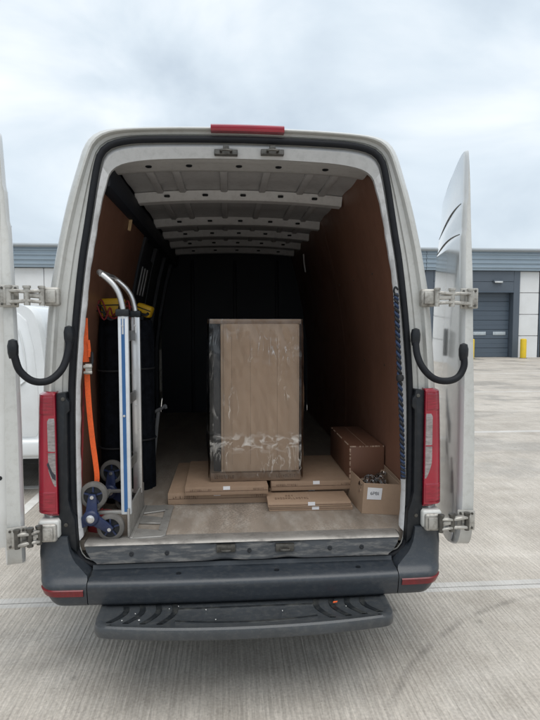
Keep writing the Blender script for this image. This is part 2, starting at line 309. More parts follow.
def film_mat():
    m = bpy.data.materials.new('stretch_film'); m.use_nodes = True; t = m.node_tree; t.nodes.clear(); N = t.nodes.new; L = t.links.new
    out = N('ShaderNodeOutputMaterial'); mix = N('ShaderNodeMixShader'); tr = N('ShaderNodeBsdfTransparent'); gl = N('ShaderNodeBsdfGlossy')
    tr.inputs[0].default_value = (.95, .955, .96, 1); gl.inputs['Roughness'].default_value = .12; gl.inputs[0].default_value = (.95, .95, .95, 1)
    tc = N('ShaderNodeTexCoord')
    def nz(scale, st, det, dist=0, rot=0):
        mp = N('ShaderNodeMapping'); mp.inputs['Scale'].default_value = st; mp.inputs['Rotation'].default_value = (0, rot, 0); L(tc.outputs['Object'], mp.inputs[0])
        n = N('ShaderNodeTexNoise'); n.inputs['Scale'].default_value = scale; n.inputs['Detail'].default_value = det; n.inputs['Distortion'].default_value = dist; L(mp.outputs[0], n.inputs['Vector']); return n.outputs[0]
    wr = nz(1, (26, 26, 4.5), 4, .5, .12); wide = nz(1, (5, 5, 1.6), 2, .3, -.2)
    ad0 = N('ShaderNodeMath'); ad0.operation = 'MULTIPLY_ADD'; ad0.inputs[1].default_value = 1.6; L(wide, ad0.inputs[0]); L(wr, ad0.inputs[2])
    bp = N('ShaderNodeBump'); bp.inputs['Strength'].default_value = 1; bp.inputs['Distance'].default_value = .006; L(ad0.outputs[0], bp.inputs['Height']); L(bp.outputs[0], gl.inputs['Normal'])
    fr = N('ShaderNodeFresnel'); fr.inputs[0].default_value = 1.5; L(bp.outputs[0], fr.inputs['Normal'])
    # narrow crease highlights, painted in by raising the gloss mix along noise lines
    rd = N('ShaderNodeMapRange'); rd.inputs[1].default_value = .0; rd.inputs[2].default_value = .022; rd.inputs[3].default_value = 1; rd.inputs[4].default_value = 0
    sb = N('ShaderNodeMath'); sb.operation = 'SUBTRACT'; sb.inputs[1].default_value = .55; L(wr, sb.inputs[0]); ab = N('ShaderNodeMath'); ab.operation = 'ABSOLUTE'; L(sb.outputs[0], ab.inputs[0]); L(ab.outputs[0], rd.inputs[0])
    pm = N('ShaderNodeMapRange'); pm.inputs[1].default_value = .50; pm.inputs[2].default_value = .66; pm.inputs[4].default_value = .45; L(nz(4.2, (1, 1, 1), 3), pm.inputs[0])
    ml = N('ShaderNodeMath'); ml.operation = 'MULTIPLY'; L(rd.outputs[0], ml.inputs[0]); L(pm.outputs[0], ml.inputs[1])
    # bunched band low on the wrap, its crinkle highlights painted into the mix
    sp = N('ShaderNodeSeparateXYZ'); L(tc.outputs['Object'], sp.inputs[0])
    bd = N('ShaderNodeMath'); bd.operation = 'SUBTRACT'; bd.inputs[1].default_value = .235; L(sp.outputs[2], bd.inputs[0]); ba = N('ShaderNodeMath'); ba.operation = 'ABSOLUTE'; L(bd.outputs[0], ba.inputs[0])
    br = N('ShaderNodeMapRange'); br.inputs[1].default_value = .01; br.inputs[2].default_value = .07; br.inputs[3].default_value = 1; br.inputs[4].default_value = 0; L(ba.outputs[0], br.inputs[0])
    bn = N('ShaderNodeMapRange'); bn.inputs[1].default_value = .46; bn.inputs[2].default_value = .68; bn.inputs[4].default_value = .55; L(nz(1, (18, 18, 26), 4, 1.0), bn.inputs[0])
    bm_ = N('ShaderNodeMath'); bm_.operation = 'MULTIPLY'; L(br.outputs[0], bm_.inputs[0]); L(bn.outputs[0], bm_.inputs[1])
    a1 = N('ShaderNodeMath'); a1.use_clamp = True; L(ml.outputs[0], a1.inputs[0]); L(bm_.outputs[0], a1.inputs[1])
    a2 = N('ShaderNodeMath'); a2.use_clamp = True; L(a1.outputs[0], a2.inputs[0]); L(fr.outputs[0], a2.inputs[1])
    L(a2.outputs[0], mix.inputs[0]); L(tr.outputs[0], mix.inputs[1]); L(gl.outputs[0], mix.inputs[2]); L(mix.outputs[0], out.inputs[0])
    return m
M['film'] = film_mat()

# ------------------------------------------------------------------ ground
g = MB().add([(-900, -900, -.03), (900, -900, -.03), (900, 900, -.03), (-900, 900, -.03)], [(0, 1, 2, 3)]).build('ground', M['sealant'])
tag(g, 'pale brushed concrete yard ground reaching to the horizon', None, None, 'structure')
far_sheet = [(-900, 24.1, -.012), (900, 24.1, -.012), (900, 900, -.012), (-900, 900, -.012)]
sm = None
for k in range(-3, 5):
    y0 = .80 + 5*k
    if sm is None:
        s = MB().bb(-45, 45, -2.494, 2.494, -.026, 0).build('concrete_slab', M['concrete'], g, bevel=.006, seg=1, local=True); sm = s
    else:
        s = sm.copy(); col.objects.link(s)
    s.location = (0, y0+2.5, 0)
def paint(pts):
    MB().prism([(x, y, .002) for x, y in pts], (0, 0, .003)).build('painted_line', M['linepaint'], g, local=True)
paint([(-2.05, 1.9), (-1.95, 1.9), (-1.95, 6.2), (-2.05, 6.2)])
paint([(-4.6, 3.22), (-2.06, 3.22), (-2.06, 3.32), (-4.6, 3.32)])
paint([(2.62, 6.4), (2.72, 6.4), (2.72, 10.8), (2.62, 10.8)])

# ------------------------------------------------------------------ warehouse
FY = 24.5
wh = thing('warehouse', 'grey and white clad industrial warehouse with slate roller door behind the vans', 'building', (3, FY, 0))
MB().bb(-34, 40, FY+.56, FY+16, -.02, 5.3).build('wall', M['bwhite'], wh)
rf = MB().bb(-34.2, 40.2, FY-.28, FY+16.2, 5.42, 5.6).build('roof', M['cladl'], wh, bevel=.05)
MB().bb(-34.2, 40.2, FY-.40, FY-.285, 5.46, 5.58).build('gutter', M['cladl'], rf, bevel=.04)
rp_ = MB()
zz = 4.48
rows = []
prof = []
while zz < 5.41:
    prof += [(0, zz), (0, zz+.10), (-.05, zz+.13), (-.05, zz+.19)]; zz += .22
for k, (x0, x1) in enumerate([(-34, -22), (-22, -11.5), (-11.5, -1), (-1, 9.92), (9.925, 18.6), (18.605, 29), (29.005, 40)]):
    b = MB(); b.grid([[(x, FY-.16+dy, min(z, 5.419)) for x in (x0, x1-.02)] for dy, z in prof])
    b.build('cladding_sheet', M['clad'], wh, ang=20)
    MB().bb(x0, x1-.02, FY-.14, FY+.24, 4.47, 5.41).build('cladding_backing', M['clad'], wh)
panel = None
def wall_col(x0, x1):
    z = 0
    for h in (1.12, 1.12, 1.12, 1.10):
        MB().bb(x0+.012, x1-.012, FY+.1, FY+.249, z+.012 if z else -.02, z+h-.012).build('wall_panel', M['bwhite'], wh, bevel=.012, seg=1)
        z += h
xs = [(-20 + 2.2*i, -20+2.2*(i+1)) for i in range(0, 7)]
for a, b in xs: wall_col(a, b)
wall_col(-4.6, -2.4); wall_col(7.7, 9.9); wall_col(14.97, 16.06); wall_col(18.7, 20.9); wall_col(20.9, 23.1)
def portal(x0, x1, vis=True):
    # frame of slate panels, header, sectional door
    for a, b in ((x0, x0+.42), (x1-.33, x1)):
        MB().bb(a, b, FY-.02, FY+.6, -.02, 4.46).build('door_jamb', M['portal'], wh, bevel=.01, seg=1)
    mid = (x0+.42+x1-.33)/2
    MB().bb(x0+.423, x1-.333, FY-.02, FY+.24, 3.92, 4.46).build('header_panel', M['portal'], wh, bevel=.012, seg=1)
    MB().bb(x0+.423, x1-.333, FY-.02, FY+.24, 3.41, 3.91).build('header_panel', M['portal'], wh, bevel=.012, seg=1)
    MB().bb(x0+.42, x1-.33, FY-.06, FY-.022, 3.36, 3.42).build('drip_flashing', M['rdoor'], wh)
    d = MB().bb(x0+.42, x1-.33, FY+.42, FY+.5, -.02, 3.5).build('roller_door', M['rdoor'], wh)
    w = x1-.33-x0-.42
    for k in range(7):
        z = k*.486
        s_ = MB().bb(x0+.44, x1-.35, FY+.37, FY+.419, z+.012, z+.474); s_.bb(x0+.44, x1-.35, FY+.362, FY+.3699, z+.235, z+.25)
        s_.build('door_section', M['rdoor'], d, bevel=.008, seg=1)
        if k == 2:
            for q in range(4):
                cx = x0+.42 + w*(q+.5)/4
                v = MB().bb(cx-.34, cx+.34, FY+.34, FY+.361, z+.19, z+.37).build('vision_panel', M['vision'], d, bevel=.02)
    lm = MB().bb(mid+1.0, mid+1.5, FY-.14, FY-.022, 3.86, 4.0).build('bulkhead_lamp', M['portal'], wh, bevel=.03)
    MB().bb(mid+1.04, mid+1.46, FY-.18, FY-.141, 3.85, 3.93).build('lamp_lens', M['lampw'], lm, bevel=.015)
portal(9.93, 14.95); portal(23.2, 28.2)
for i in range(5): wall_col(-2.4+2.02*i, -2.4+2.02*(i+1))
# dark glazed entrance right of the white pier
gz = MB().bb(16.08, 18.68, FY+.14, FY+.249, -.02, 4.46).build('glazed_entrance', M['glass'], wh)
for x in (16.08, 16.92, 17.78, 18.62): MB().bb(x, x+.06, FY+.08, FY+.139, 0, 4.46).build('mullion', M['portal'], gz)
for z in (2.2, 3.3): MB().bb(16.08, 18.68, FY+.085, FY+.134, z, z+.07).build('transom', M['portal'], gz)
for px, lab in ((471.3, 'yellow bollard half hidden behind the right rear door of the van'), (523.3, 'yellow bollard in front of the white pier beside the roller door')):
    p = P(px, 347, FY-.55)
    bo = thing('bollard', lab, 'bollard', (p.x, FY-.55, 0), 'bollards guarding the roller door')
    MB().lathe((p.x, FY-.55, 0), (0, 0, 1), [(.15, -.02), (.15, .93), (.142, .965), (.10, .995), (0, 1.0)], 20).build('post', M['byellow'], bo)
    MB().lathe((p.x, FY-.55, 0), (0, 0, 1), [(.155, 0), (.19, .0), (.19, .012), (.152, .014)], 20).build('base_collar', M['sealant'], bo)

# ------------------------------------------------------------------ parked white van (left background)
pv = thing('parked_van', 'white panel van parked in the bay left of the open cargo van', 'van', (-2.9, 5.2, 0))
vc, vy = -2.80, 2.92
prof2 = chaikin([(.86, .40), (.93, .46), (.95, .7), (.945, 1.05), (.91, 1.5), (.865, 1.78), (.80, 1.9), (.70, 1.945), (.4, 1.97), (0, 1.975)], 2)
ysec = [(0, .97, 0), (.06, .995, 0), (.15, 1, 0)] + [(y, 1, 0) for y in (.42, .52, .62, .75, .9, 1.05, 1.18, 1.28, 1.38, 2.0, 2.9)] + [(3.3, 1, .02), (3.7, .98, .35), (4.1, .95, .75), (4.25, .95, .82), (4.75, .90, .95), (4.95, .8, 1.15), (5.0, .7, 1.2)]
rows = []
for y, sc, drop in ysec:
    zt = 1.975-drop
    zb = .40
    for ya in (.9, 4.1):
        if abs(y-ya) < .39: zb = max(zb, .32+math.sqrt(.39**2-(y-ya)**2))
    r = []
    for x, z in prof2:
        z2 = min(max(z, zb), zt); r.append((vc+x*sc, vy+y, z2))
    rows.append(r + [(2*vc-a, b, c) for a, b, c in r[::-1][1:]])
bd = MB().grid(rows)
bd.f.append(tuple(range(len(rows[0])))); bd.f.append(tuple((len(rows)-1)*len(rows[0])+i for i in range(len(rows[0])))[::-1])
bd.build('body', M['wvan'], pv, ang=30)
for s in (-1, 1):
    dr = MB()
    def dpt(u, z): return (vc+s*u, vy-.004-.03*(1-(u/.9)**2), z)
    out = [(.02, .62), (.80, .62), (.83, .68), (.83, 1.1), (.80, 1.5), (.74, 1.78), (.66, 1.86), (.02, 1.89)]
    dr.prism([dpt(u, z) for u, z in out], (0, .025, 0)); d = dr.build('rear_door', M['wvan'], pv, bevel=.012)
    rr = chaikin([(.12, 1.3), (.12, 1.12), (.70, 1.12), (.73, 1.3), (.68, 1.7), (.6, 1.76), (.12, 1.78), (.12, 1.5)], 2)
    b = MB(); pts = [Vector((vc+s*u, vy-.012-.03*(1-(u/.9)**2), z)) for u, z in rr]; b.tube(pts+[pts[0]], .009, 6); b.build('pressed_panel_edge', M['wvan'], d)
    MB().bb(*sorted((vc+s*.845, vc+s*.945)), vy-.02, vy+.16, .66, 1.05).build('tail_light', M['red'], pv, bevel=.02)
    for ya in (.9, 4.1):
        c = (vc+s*.72, vy+ya, .325)
        w = MB().lathe(c, (s, 0, 0), [(.20, 0), (.30, 0), (.322, .03), (.325, .09), (.322, .15), (.30, .18), (.21, .18)], 32).build('wheel', M['tyreblk'], pv)
        MB().lathe(c, (s, 0, 0), [(0, .11), (.08, .12), (.09, .15), (.17, .13), (.205, .165), (.21, .178)], 24).build('rim', M['rim'], w)
        b = MB(); b.grid([[(vc+s*x, vy+ya+.385*math.cos(math.pi*q/18), .33+.375*math.sin(math.pi*q/18)) for q in range(19)] for x in (.55, .91)]); b.build('arch_liner', M['under'], pv)
MB().bb(vc-.93, vc+.93, vy-.07, vy+.12, .43, .60).build('bumper', M['wvan'], pv, bevel=.035, seg=3)
MB().bb(vc-.86, vc+.86, vy+.12, vy+4.8, .32, .42).build('underbody', M['under'], pv)
MB().add([(vc-.78, vy+3.36, 1.905), (vc+.78, vy+3.36, 1.905), (vc+.85, vy+4.14, 1.215), (vc-.85, vy+4.14, 1.215)], [(0, 1, 2, 3)]).build('windscreen', M['glass'], pv)

# ------------------------------------------------------------------ cargo van
van = thing('cargo_van', 'silver high roof cargo van with both rear doors swung open', 'van', (0, 2.9, 0))
F = .69                                        # load floor height
O_h = [(0, .53), (.88, .53), (.965, .60), (.987, .8), (.972, 1.41), (.932, 1.86), (.905, 2.02), (.882, 2.14), (.834, 2.35), (.79, 2.49), (.757, 2.60), (.70, 2.662), (.58, 2.676), (.4, 2.687), (0, 2.695)]
J_h = [(0, .54), (.80, .54), (.885, .62), (.922, .8), (.910, 1.4), (.872, 1.86), (.846, 2.02), (.825, 2.14), (.775, 2.35), (.732, 2.49), (.697, 2.59), (.63, 2.634), (.52, 2.648), (.3, 2.658), (0, 2.662)]
S_h = [(0, .59), (.70, .59), (.795, .612), (.812, .75), (.811, 1.26), (.802, 1.53), (.752, 2.01), (.714, 2.22), (.677, 2.45), (.65, 2.556), (.55, 2.59), (.40, 2.598), (.2, 2.603), (0, 2.605)]
W_h = [(0, .62), (.68, .62), (.775, .635), (.795, .75), (.793, 1.26), (.782, 1.53), (.729, 2.01), (.690, 2.22), (.655, 2.40), (.615, 2.492), (.48, 2.522), (.3, 2.532), (.15, 2.536), (0, 2.537)]
CZ = 1.6
def arcres(pts, n):
    d = [0]
    for a, b in zip(pts, pts[1:]): d.append(d[-1]+math.hypot(b[0]-a[0], b[1]-a[1]))
    out = []; j = 0
    for i in range(n):
        t = d[-1]*i/(n-1)
        while j < len(d)-2 and d[j+1] < t: j += 1
        q = (t-d[j])/(d[j+1]-d[j]); a, b = pts[j], pts[j+1]; out.append((a[0]+(b[0]-a[0])*q, a[1]+(b[1]-a[1])*q))
    return out
NH = 110
ANG = [math.atan2(z-CZ, x) for x, z in arcres(chaikin(S_h, 3), NH)]
ANG[0] = -math.pi/2; ANG[-1] = math.pi/2
def polar(half):
    pts = chaikin(half, 3); tab = [(math.atan2(z-CZ, x), math.hypot(x, z-CZ)) for x, z in pts]
    r = []
    for a in ANG:
        rr = lerp_tab(tab, a); r.append((rr*math.cos(a), CZ+rr*math.sin(a)))
    return r
def full(half2d, yf):
    r = [(x, yf(x, z) if callable(yf) else yf, z) for x, z in half2d]
    return r + [(-x, y, z) for x, y, z in r[::-1][1:-1]]
Op, Jp, Sp, Wp = (polar(h) for h in (O_h, J_h, S_h, W_h))
def off(h, d):      # offset a half profile outward by d along its normal
    out = []
    for i, (x, z) in enumerate(h):
        a = h[max(i-1, 0)]; b = h[min(i+1, len(h)-1)]
        tx, tz = b[0]-a[0], b[1]-a[1]; l = math.hypot(tx, tz) or 1
        out.append((max(0, x+tz/l*d) if 0 < i < len(h)-1 else 0, z-tx/l*d))
    return out
S1 = off(Sp, .030)
def blend(a, b, t): return [(p[0]+(q[0]-p[0])*t, p[1]+(q[1]-p[1])*t) for p, q in zip(a, b)]
yO = lambda x, z: .10 + .03*max(0, (z-1.8))            # roofline leans a little forward
yJ = lambda x, z: -.015 + .03*max(0, (z-1.8))
yj2 = lambda x, z: .012 + .03*max(0, (z-1.8))
yS = lambda x, z: .02 + .02*max(0, (z-1.8))
rings = [(Op, lambda x, z: yO(x, z)), (blend(Op, Jp, .12), lambda x, z: yO(x, z)-.055), (blend(Op, Jp, .4), lambda x, z: yO(x, z)-.09), (blend(Op, Jp, .85), lambda x, z: yJ(x, z)-.002), (Jp, yJ),
         (blend(Jp, S1, .12), yj2), (blend(Jp, S1, .55), lambda x, z: yj2(x, z)+.004), (blend(Jp, S1, .6), lambda x, z: yj2(x, z)+.014), (S1, lambda x, z: yS(x, z)+.006), (Sp, lambda x, z: yS(x, z)+.012)]
MB().grid([full(h, y) for h, y in rings]+[], True).build('rear_frame', M['jamb'], van, ang=50)
# rubber seal swept round the opening
mid = off(Sp, .015); b = MB(); path = full(mid, lambda x, z: yS(x, z)-.006); n = len(path); rows = []
for i in range(n):
    t = (Vector(path[(i+1) % n])-Vector(path[i-1])).normalized(); a = t.cross(Vector((0, 1, 0))).normalized()
    rows.append([Vector(path[i]) + a*.0165*math.cos(q) + Vector((0, 1, 0))*.017*math.sin(q) for q in [2*math.pi*k/10 for k in range(10)]])
rows.append(rows[0]); b.grid(rows, True).build('door_seal', M['rubber'], van)
# pale inner flange, wide across the roof header
def open_ring(pairs, zmin):
    b = MB(); loops = []
    for h, y in pairs: loops.append([(x, y(x, z), z) for x, z in h])
    k0 = next(i for i, (x, z) in enumerate(pairs[-1][0]) if z > zmin and x > .5)
    rows = [[(-x, y, z) for x, y, z in l[k0:]][:-1] + l[k0:][::-1] for l in loops]
    return b.grid(rows)
wig = lambda h: [(x + (.0016*math.sin(z*23)+.0012*math.sin(z*57) if x > .5 else 0), z) for x, z in h]
flr = open_ring([(Sp, lambda x, z: yS(x, z)+.010), (blend(Sp, Wp, .3), lambda x, z: yS(x, z)-.006), (wig(Wp), lambda x, z: yS(x, z)+.012), (wig(off(Wp, .004)), lambda x, z: yS(x, z)+.045)], F+.005)
side_f, head_f = MB(), MB(); side_f.v = head_f.v = flr.v
for f_ in flr.f: (head_f if min(flr.v[i].z for i in f_) > 2.43 else side_f).f.append(f_)
for sg in (-1, 1):
    q_ = MB(); q_.v = list(flr.v); q_.f = [f_ for f_ in side_f.f if sg*flr.v[f_[0]].x > 0]; q_.build('opening_flange', M['flange'], van, ang=50)
head_f.build('header_flange', M['header'], van, ang=50)
# header beam behind the flange
hd = MB(); prof = [(.055, 2.541), (.075, 2.539), (.15, 2.543), (.20, 2.545), (.26, 2.541), (.30, 2.544), (.315, 2.556), (.32, 2.60)]
hd.grid([[(x*.64/.64, y, z-.025*(abs(x)/.62)**3) for x in [-.64+1.28*i/24 for i in range(25)]] for y, z in prof]); hb = hd.build('roof_header', M['header'], van)
for i, x in enumerate((-.47, -.27, -.02, .18, .42)):
    MB().lathe((x, .19, 2.544-.025*(abs(x)/.62)**3), (0, -.1, -1), [(.016, -.006), (.016, .004), (0, .005)], 14).build('grommet', M['blackp'], hb)
for px in (226, 272):
    p = P(px, 154, .045)
    b = MB(); b.bb(p.x-.055, p.x+.055, .012, .05, p.z-.012, p.z+.012); b.tube(spline([(p.x-.022, .02, p.z), (p.x-.022, -.012, p.z), (p.x+.022, -.012, p.z), (p.x+.022, .02, p.z)], 5), .006, 8); b.bb(p.x-.014, p.x+.014, .005, .04, p.z+.012, p.z+.028)
    b.build('latch_striker', M['greasy'], hb, bevel=.003, seg=1)

# outer body shell
B_h = [(.90, .42), (.955, .47), (.982, .6), (.987, .8)] + O_h[4:]
Bp = arcres(chaikin(B_h, 2), 46)
Bx = sorted([(z, x) for x, z in Bp])
AX = (1.22, 4.88)
ysec = [.10, .13, .2, .4, .55] + [AX[0]+d for d in (-.43, -.40, -.33, -.22, -.1, 0, .1, .22, .33, .40, .43)] + [2.0, 2.6, 3.3, 3.9, 4.05, 4.2] + [AX[1]+d for d in (-.43, -.40, -.33, -.22, -.1, 0, .1, .22, .33, .40, .43)] + [5.5, 5.72, 5.85, 5.9]
def ztop(y): return lerp_tab([(3.9, 2.695), (4.05, 2.61), (4.2, 2.45), (5.0, 1.45), (5.31, 1.22), (5.5, 1.15), (5.72, 1.02), (5.85, .85), (5.9, .6)], y)
def xs_(y): return lerp_tab([(3.9, 1), (4.88, .985), (5.3, .96), (5.5, .93), (5.72, .86), (5.9, .7)], y)
rows = []
for y in ysec:
    zb = .42
    for a in AX:
        if abs(y-a) <= .431: zb = max(zb, .36+math.sqrt(max(0, .43**2-(y-a)**2)))
    r = []
    for x, z in Bp:
        z2 = min(max(z, zb), ztop(y)); x2 = x*xs_(y)
        if z < zb: x2 = lerp_tab(Bx, zb)*xs_(y)
        r.append((x2, y + (.03*max(0, z2-1.8) if y < 3 else 0), z2))
    rows.append(r + [(-a, b_, c) for a, b_, c in r[::-1][1:]])
b = MB().grid(rows); nn = len(rows[0]); b.f.append(tuple((len(rows)-1)*nn+i for i in range(nn))[::-1])
body = b.build('body', M['paint'], van, ang=32)
for s in (-1, 1):           # side mouldings, wheels
    MB().bb(*sorted((s*.975, s*1.004)), 1.75, 4.35, .78, .95).build('side_moulding', M['blackp'], van, bevel=.012)
    for a in AX:
        c = (s*.70, a, .335)
        w = MB().lathe(c, (s, 0, 0), [(.2, 0), (.305, 0), (.33, .03), (.335, .12), (.33, .21), (.305, .24), (.215, .24)], 36).build('wheel', M['tyreblk'], van)
        MB().lathe(c, (s, 0, 0), [(0, .15), (.09, .16), (.1, .19), (.18, .17), (.21, .215), (.215, .238)], 28).build('rim', M['rim'], w)
        MB().grid([[(s*x, a+.425*math.cos(math.pi*q/18), (.40+.42*math.sin(math.pi*q/18)) if a > 3 else (.40+.265*math.sin(math.pi*q/18)**.6)) for q in range(19)] for x in (.48, .962)]).build('arch_liner', M['under'], van)
    win = MB(); poly = [(s*.935, 3.95, 1.42), (s*.935, 4.75, 1.42), (s*.905, 4.35, 2.02), (s*.905, 3.95, 2.02)]
    win.prism([(x+s*.02, y, z) for x, y, z in poly], (s*.01, 0, 0)); win.build('side_window', M['glass'], van)
    mr = MB().bb(*sorted((s*.99, s*1.23)), 4.62, 4.76, 1.35, 1.72); mr.build('wing_mirror', M['blackp'], van, bevel=.03, seg=3)
MB().add([(-.80, 4.22, 2.44), (.80, 4.22, 2.44), (.88, 5.0, 1.465), (-.88, 5.0, 1.465)], [(0, 1, 2, 3)]).build('windscreen', M['glass'], van)
MB().bb(-.62, .62, .06, 5.6, .44, .56).build('underbody', M['under'], van)

# load space: floor, sill, linings, ceiling, bulkhead
MB().bb(-.90, .90, .055, 3.95, F-.05, F).build('load_floor', M['floor'], van)
b = MB(); wid = lambda z: .772 if z > .64 else .73
sp_ = [(.075, F+.001), (.03, F+.0015), (.012, F-.003), (.004, F-.012), (.002, F-.022), (-.006, F-.035), (-.014, F-.07), (-.020, F-.083), (-.030, F-.086)]
def sill_row(y, z):
    w = lerp_tab([(.60, .70), (.615, .735), (.64, .757), (.68, .775), (.70, .785)], z); r = []
    for i in range(61):
        x = -w+2*w*i/60
        # two shallow hand recesses where the door latches land
        d = 0
        for cx in (-.10, .20):
            q = max(0, 1-((x-cx)/.10)**2); d += q*q*.016 if .60 < z < .675 else 0
        r.append((x, y+d, z))
    return r
b.grid([sill_row(y, z) for y, z in sp_]); sill = b.build('sill', M['sill'], van, ang=30)
MB().grid([[(x, y, z) for x in (-.775, .775)] for y, z in [(.085, F+.0032), (.03, F+.0036), (.008, F-.002), (.0005, F-.0105)]]).build('sill_edge', M['sillmetal'], sill)
for px, py in ((226, 549), (285, 548)):
    p = P(px, py, -.012); b = MB(); b.bb(p.x-.045, p.x+.045, -.010, .01, p.z-.018, p.z+.018)
    b.tube(spline([(p.x-.02, -.005, p.z-.004), (p.x-.02, -.026, p.z-.004), (p.x+.02, -.026, p.z-.004), (p.x+.02, -.005, p.z-.004)], 5), .005, 8)
    b.build('latch_striker', M['greasy'], sill, bevel=.004)
for x in (-.55, -.38, .02, .42, .58): MB().lathe((x, -.010, F-.05), (0, -1, .2), [(.011, -.006), (.011, .004), (.004, .005), (0, .002)], 12).build('plug', M['blackp'], sill)
def wall_x(z): return lerp_tab([(.6, .872), (1.5, .868), (1.9, .815), (2.2, .755), (2.45, .690), (2.6, .652)], z)
def lining(s, y0, y1, z0, z1, name, m, th=.009, inset=0, nz=14):
    b = MB(); zs = [z0+(z1-z0)*i/nz for i in range(nz+1)]
    A = [[(s*(wall_x(z)-inset), y, z) for z in zs] for y in (y0, y1)]
    Bq = [[(s*(wall_x(z)-inset+th), y, z) for z in zs] for y in (y0, y1)]
    loop = A[0] + Bq[0][::-1]; loop2 = A[1] + Bq[1][::-1]
    b.grid([loop, loop2], True); b.f.append(tuple(range(len(loop)))); b.f.append(tuple(range(len(loop), 2*len(loop)))[::-1])
    return b.build(name, m, van, ang=25)
rl = lining(1, .115, 1.70, F+.002, 2.575, 'plywood_lining', M['ply'])
rl2 = lining(1, 1.704, 3.88, F+.002, 2.575, 'plywood_lining', M['ply'])
ll = lining(-1, .115, 1.55, F+.002, 2.42, 'plywood_lining', M['ply'])
lining(-1, .115, 3.9, F, 2.62, 'inner_side_skin', M['dark_metal'], inset=-.035)
lining(1, .115, 3.9, F, 2.62, 'inner_side_skin', M['dark_metal'], inset=-.035)
# bare pressed frame ahead of the left lining, with slots
for y in (1.62, 2.25, 2.9, 3.5): lining(-1, y, y+.11, F, 2.45, 'body_pillar', M['dark_metal'], th=.03, inset=.005)
for k in range(3):
    b = MB(); b.bar((-.80, 1.78+.13*k, 1.98), (-.755, 1.80+.13*k, 2.2), .012, .045, up=(0, 1, 0)); b.build('slot_rib', M['ceiling'], van, bevel=.004)
lining(-1, 1.74, 2.24, 1.9, 2.28, 'slotted_panel', M['dark_metal'], th=.004, inset=.0)
MB().bar((-.682, .12, 2.475), (-.70, 3.85, 2.47), .085, .13).build('dark_gap_bar', M['bulkhead'], van, bevel=.02)  # black bar added as the shade in the gap above the left lining
MB().bb(-.87, .87, 3.89, 3.93, F, 2.62).build('bulkhead', M['bulkhead'], van)
for x in (-.5, 0, .5): MB().bb(x-.02, x+.02, 3.865, 3.889, F, 2.5).build('bulkhead_rib', M['bulkhead'], van, bevel=.008)
sp = MB().prism([P(132.2, 207, .95), P(135, 209, .95), P(132, 220, .94), P(130.2, 231, .93), P(127.5, 230, .93), P(129.5, 217, .94)], (.002, .006, 0))
sp.build('torn_splinter', M['plyedge'], ll)
# ceiling
b = MB(); xx = [-.66+1.32*i/30 for i in range(31)]
cz = lambda x: 2.600-.03*(abs(x)/.66)**2.2
b.grid([[(x, y, cz(x)+.004*math.sin(y*17)) for x in xx] for y in [.2+3.72*i/60 for i in range(61)]]); ceil = b.build('roof_skin', M['ceiling'], van, ang=60)
for y, w_, dz in ((.98, .10, .055), (1.84, .095, .055), (2.42, .09, .055), (3.0, .09, .055), (3.55, .085, .055)):
    b = MB(); pr = [(-w_/2-.02, .0), (-w_/2, -dz+.012), (-w_/2+.012, -dz), (w_/2-.012, -dz), (w_/2, -dz+.012), (w_/2+.02, .0)]
    b.grid([[(x, y+dy, cz(x)-.003+dzz) for x in xx] for dy, dzz in pr]); rb = b.build('roof_rib', M['rib'], van, ang=40)
    for x in (-.46, -.22, .02, .26, .48):
        MB().bb(x-.018, x+.018, y-w_/2-.021, y-w_/2-.004, cz(x)-dz+.016, cz(x)-dz+.03).build('bonding_pad', M['blackp'], rb, bevel=.004, seg=1)
for y0, y1 in ((.35, .90), (1.06, 1.76), (1.92, 2.34), (2.50, 2.92)):
    for x in (-.50, -.36, -.10, .14, .38, .52):
        b = MB(); b.bb(x-.022, x+.022, y0, y1, cz(x)-.020, cz(x)+.004); b.build('roof_stiffener', M['ceiling'], ceil, bevel=.009)
MB().tube(spline([P(303.5, 254, 2.45), P(304, 262, 2.45), P(305.5, 272, 2.45)], 4), .006, 6).build('loose_cord', M['flange'], van)

# high-level brake light
b = MB(); pts = []
for i in range(21):
    x = -.155+.345*i/20 + .0; pts.append(x)
b.grid([[(x, .006+dy, 2.655+dz-.02*(x/.6)**2) for x in pts] for dy, dz in [(.05, -.004), (-.006, -.004), (-.012, .004), (-.012, .018), (-.004, .026), (.06, .034), (.06, -.004)]])
b.f.append(tuple(j*21 for j in range(7))); b.f.append(tuple(j*21+20 for j in range(7))[::-1])
b.build('high_brake_light', M['red'], van, ang=40)

# bumper corners, centre bumper, step
def yface(z): return lerp_tab([(.425, -.055), (.434, -.095), (.45, -.108), (.53, -.122), (.546, -.118), (.56, -.100), (.575, -.088), (.62, -.070), (.70, -.05), (.745, -.045)], z)
def xin(z): return lerp_tab([(.42, .738), (.562, .738), (.575, .742), (.60, .768), (.63, .80), (.67, .826), (.72, .838), (.76, .842)], z)
def xout(z): return lerp_tab([(.42, .90), (.44, .925), (.50, .956), (.58, .982), (.65, .992), (.76, .992)], z)
zs = [.425, .431, .44, .455, .48, .505, .53, .542, .552, .562, .575, .59, .61, .63, .65, .68, .71, .735, .745]
def corner_row(s, z, o=0, x0=None, x1=None, yend=.52):
    xi, xo = (x0 or xin(z)), xout(z)+o; yf = yface(z)-o; rc = .085
    pts = []
    for i in range(7):
        x = xi + (xo-rc-xi)*i/6; pts.append((x, yf + .012*((x-.738)/.25)**2))
    ye = pts[-1][1]
    for i in range(1, 9):
        a = math.pi/2*i/8; pts.append((xo-rc+rc*math.sin(a), ye+rc*1.25*(1-math.cos(a))))
    pts += [(xo, .2), (xo-.002, yend)]
    if x1: pts = [p for p in pts[:14] if p[0] <= x1 and p[1] < .15]
    return [(s*x, y, z) for x, y in pts]
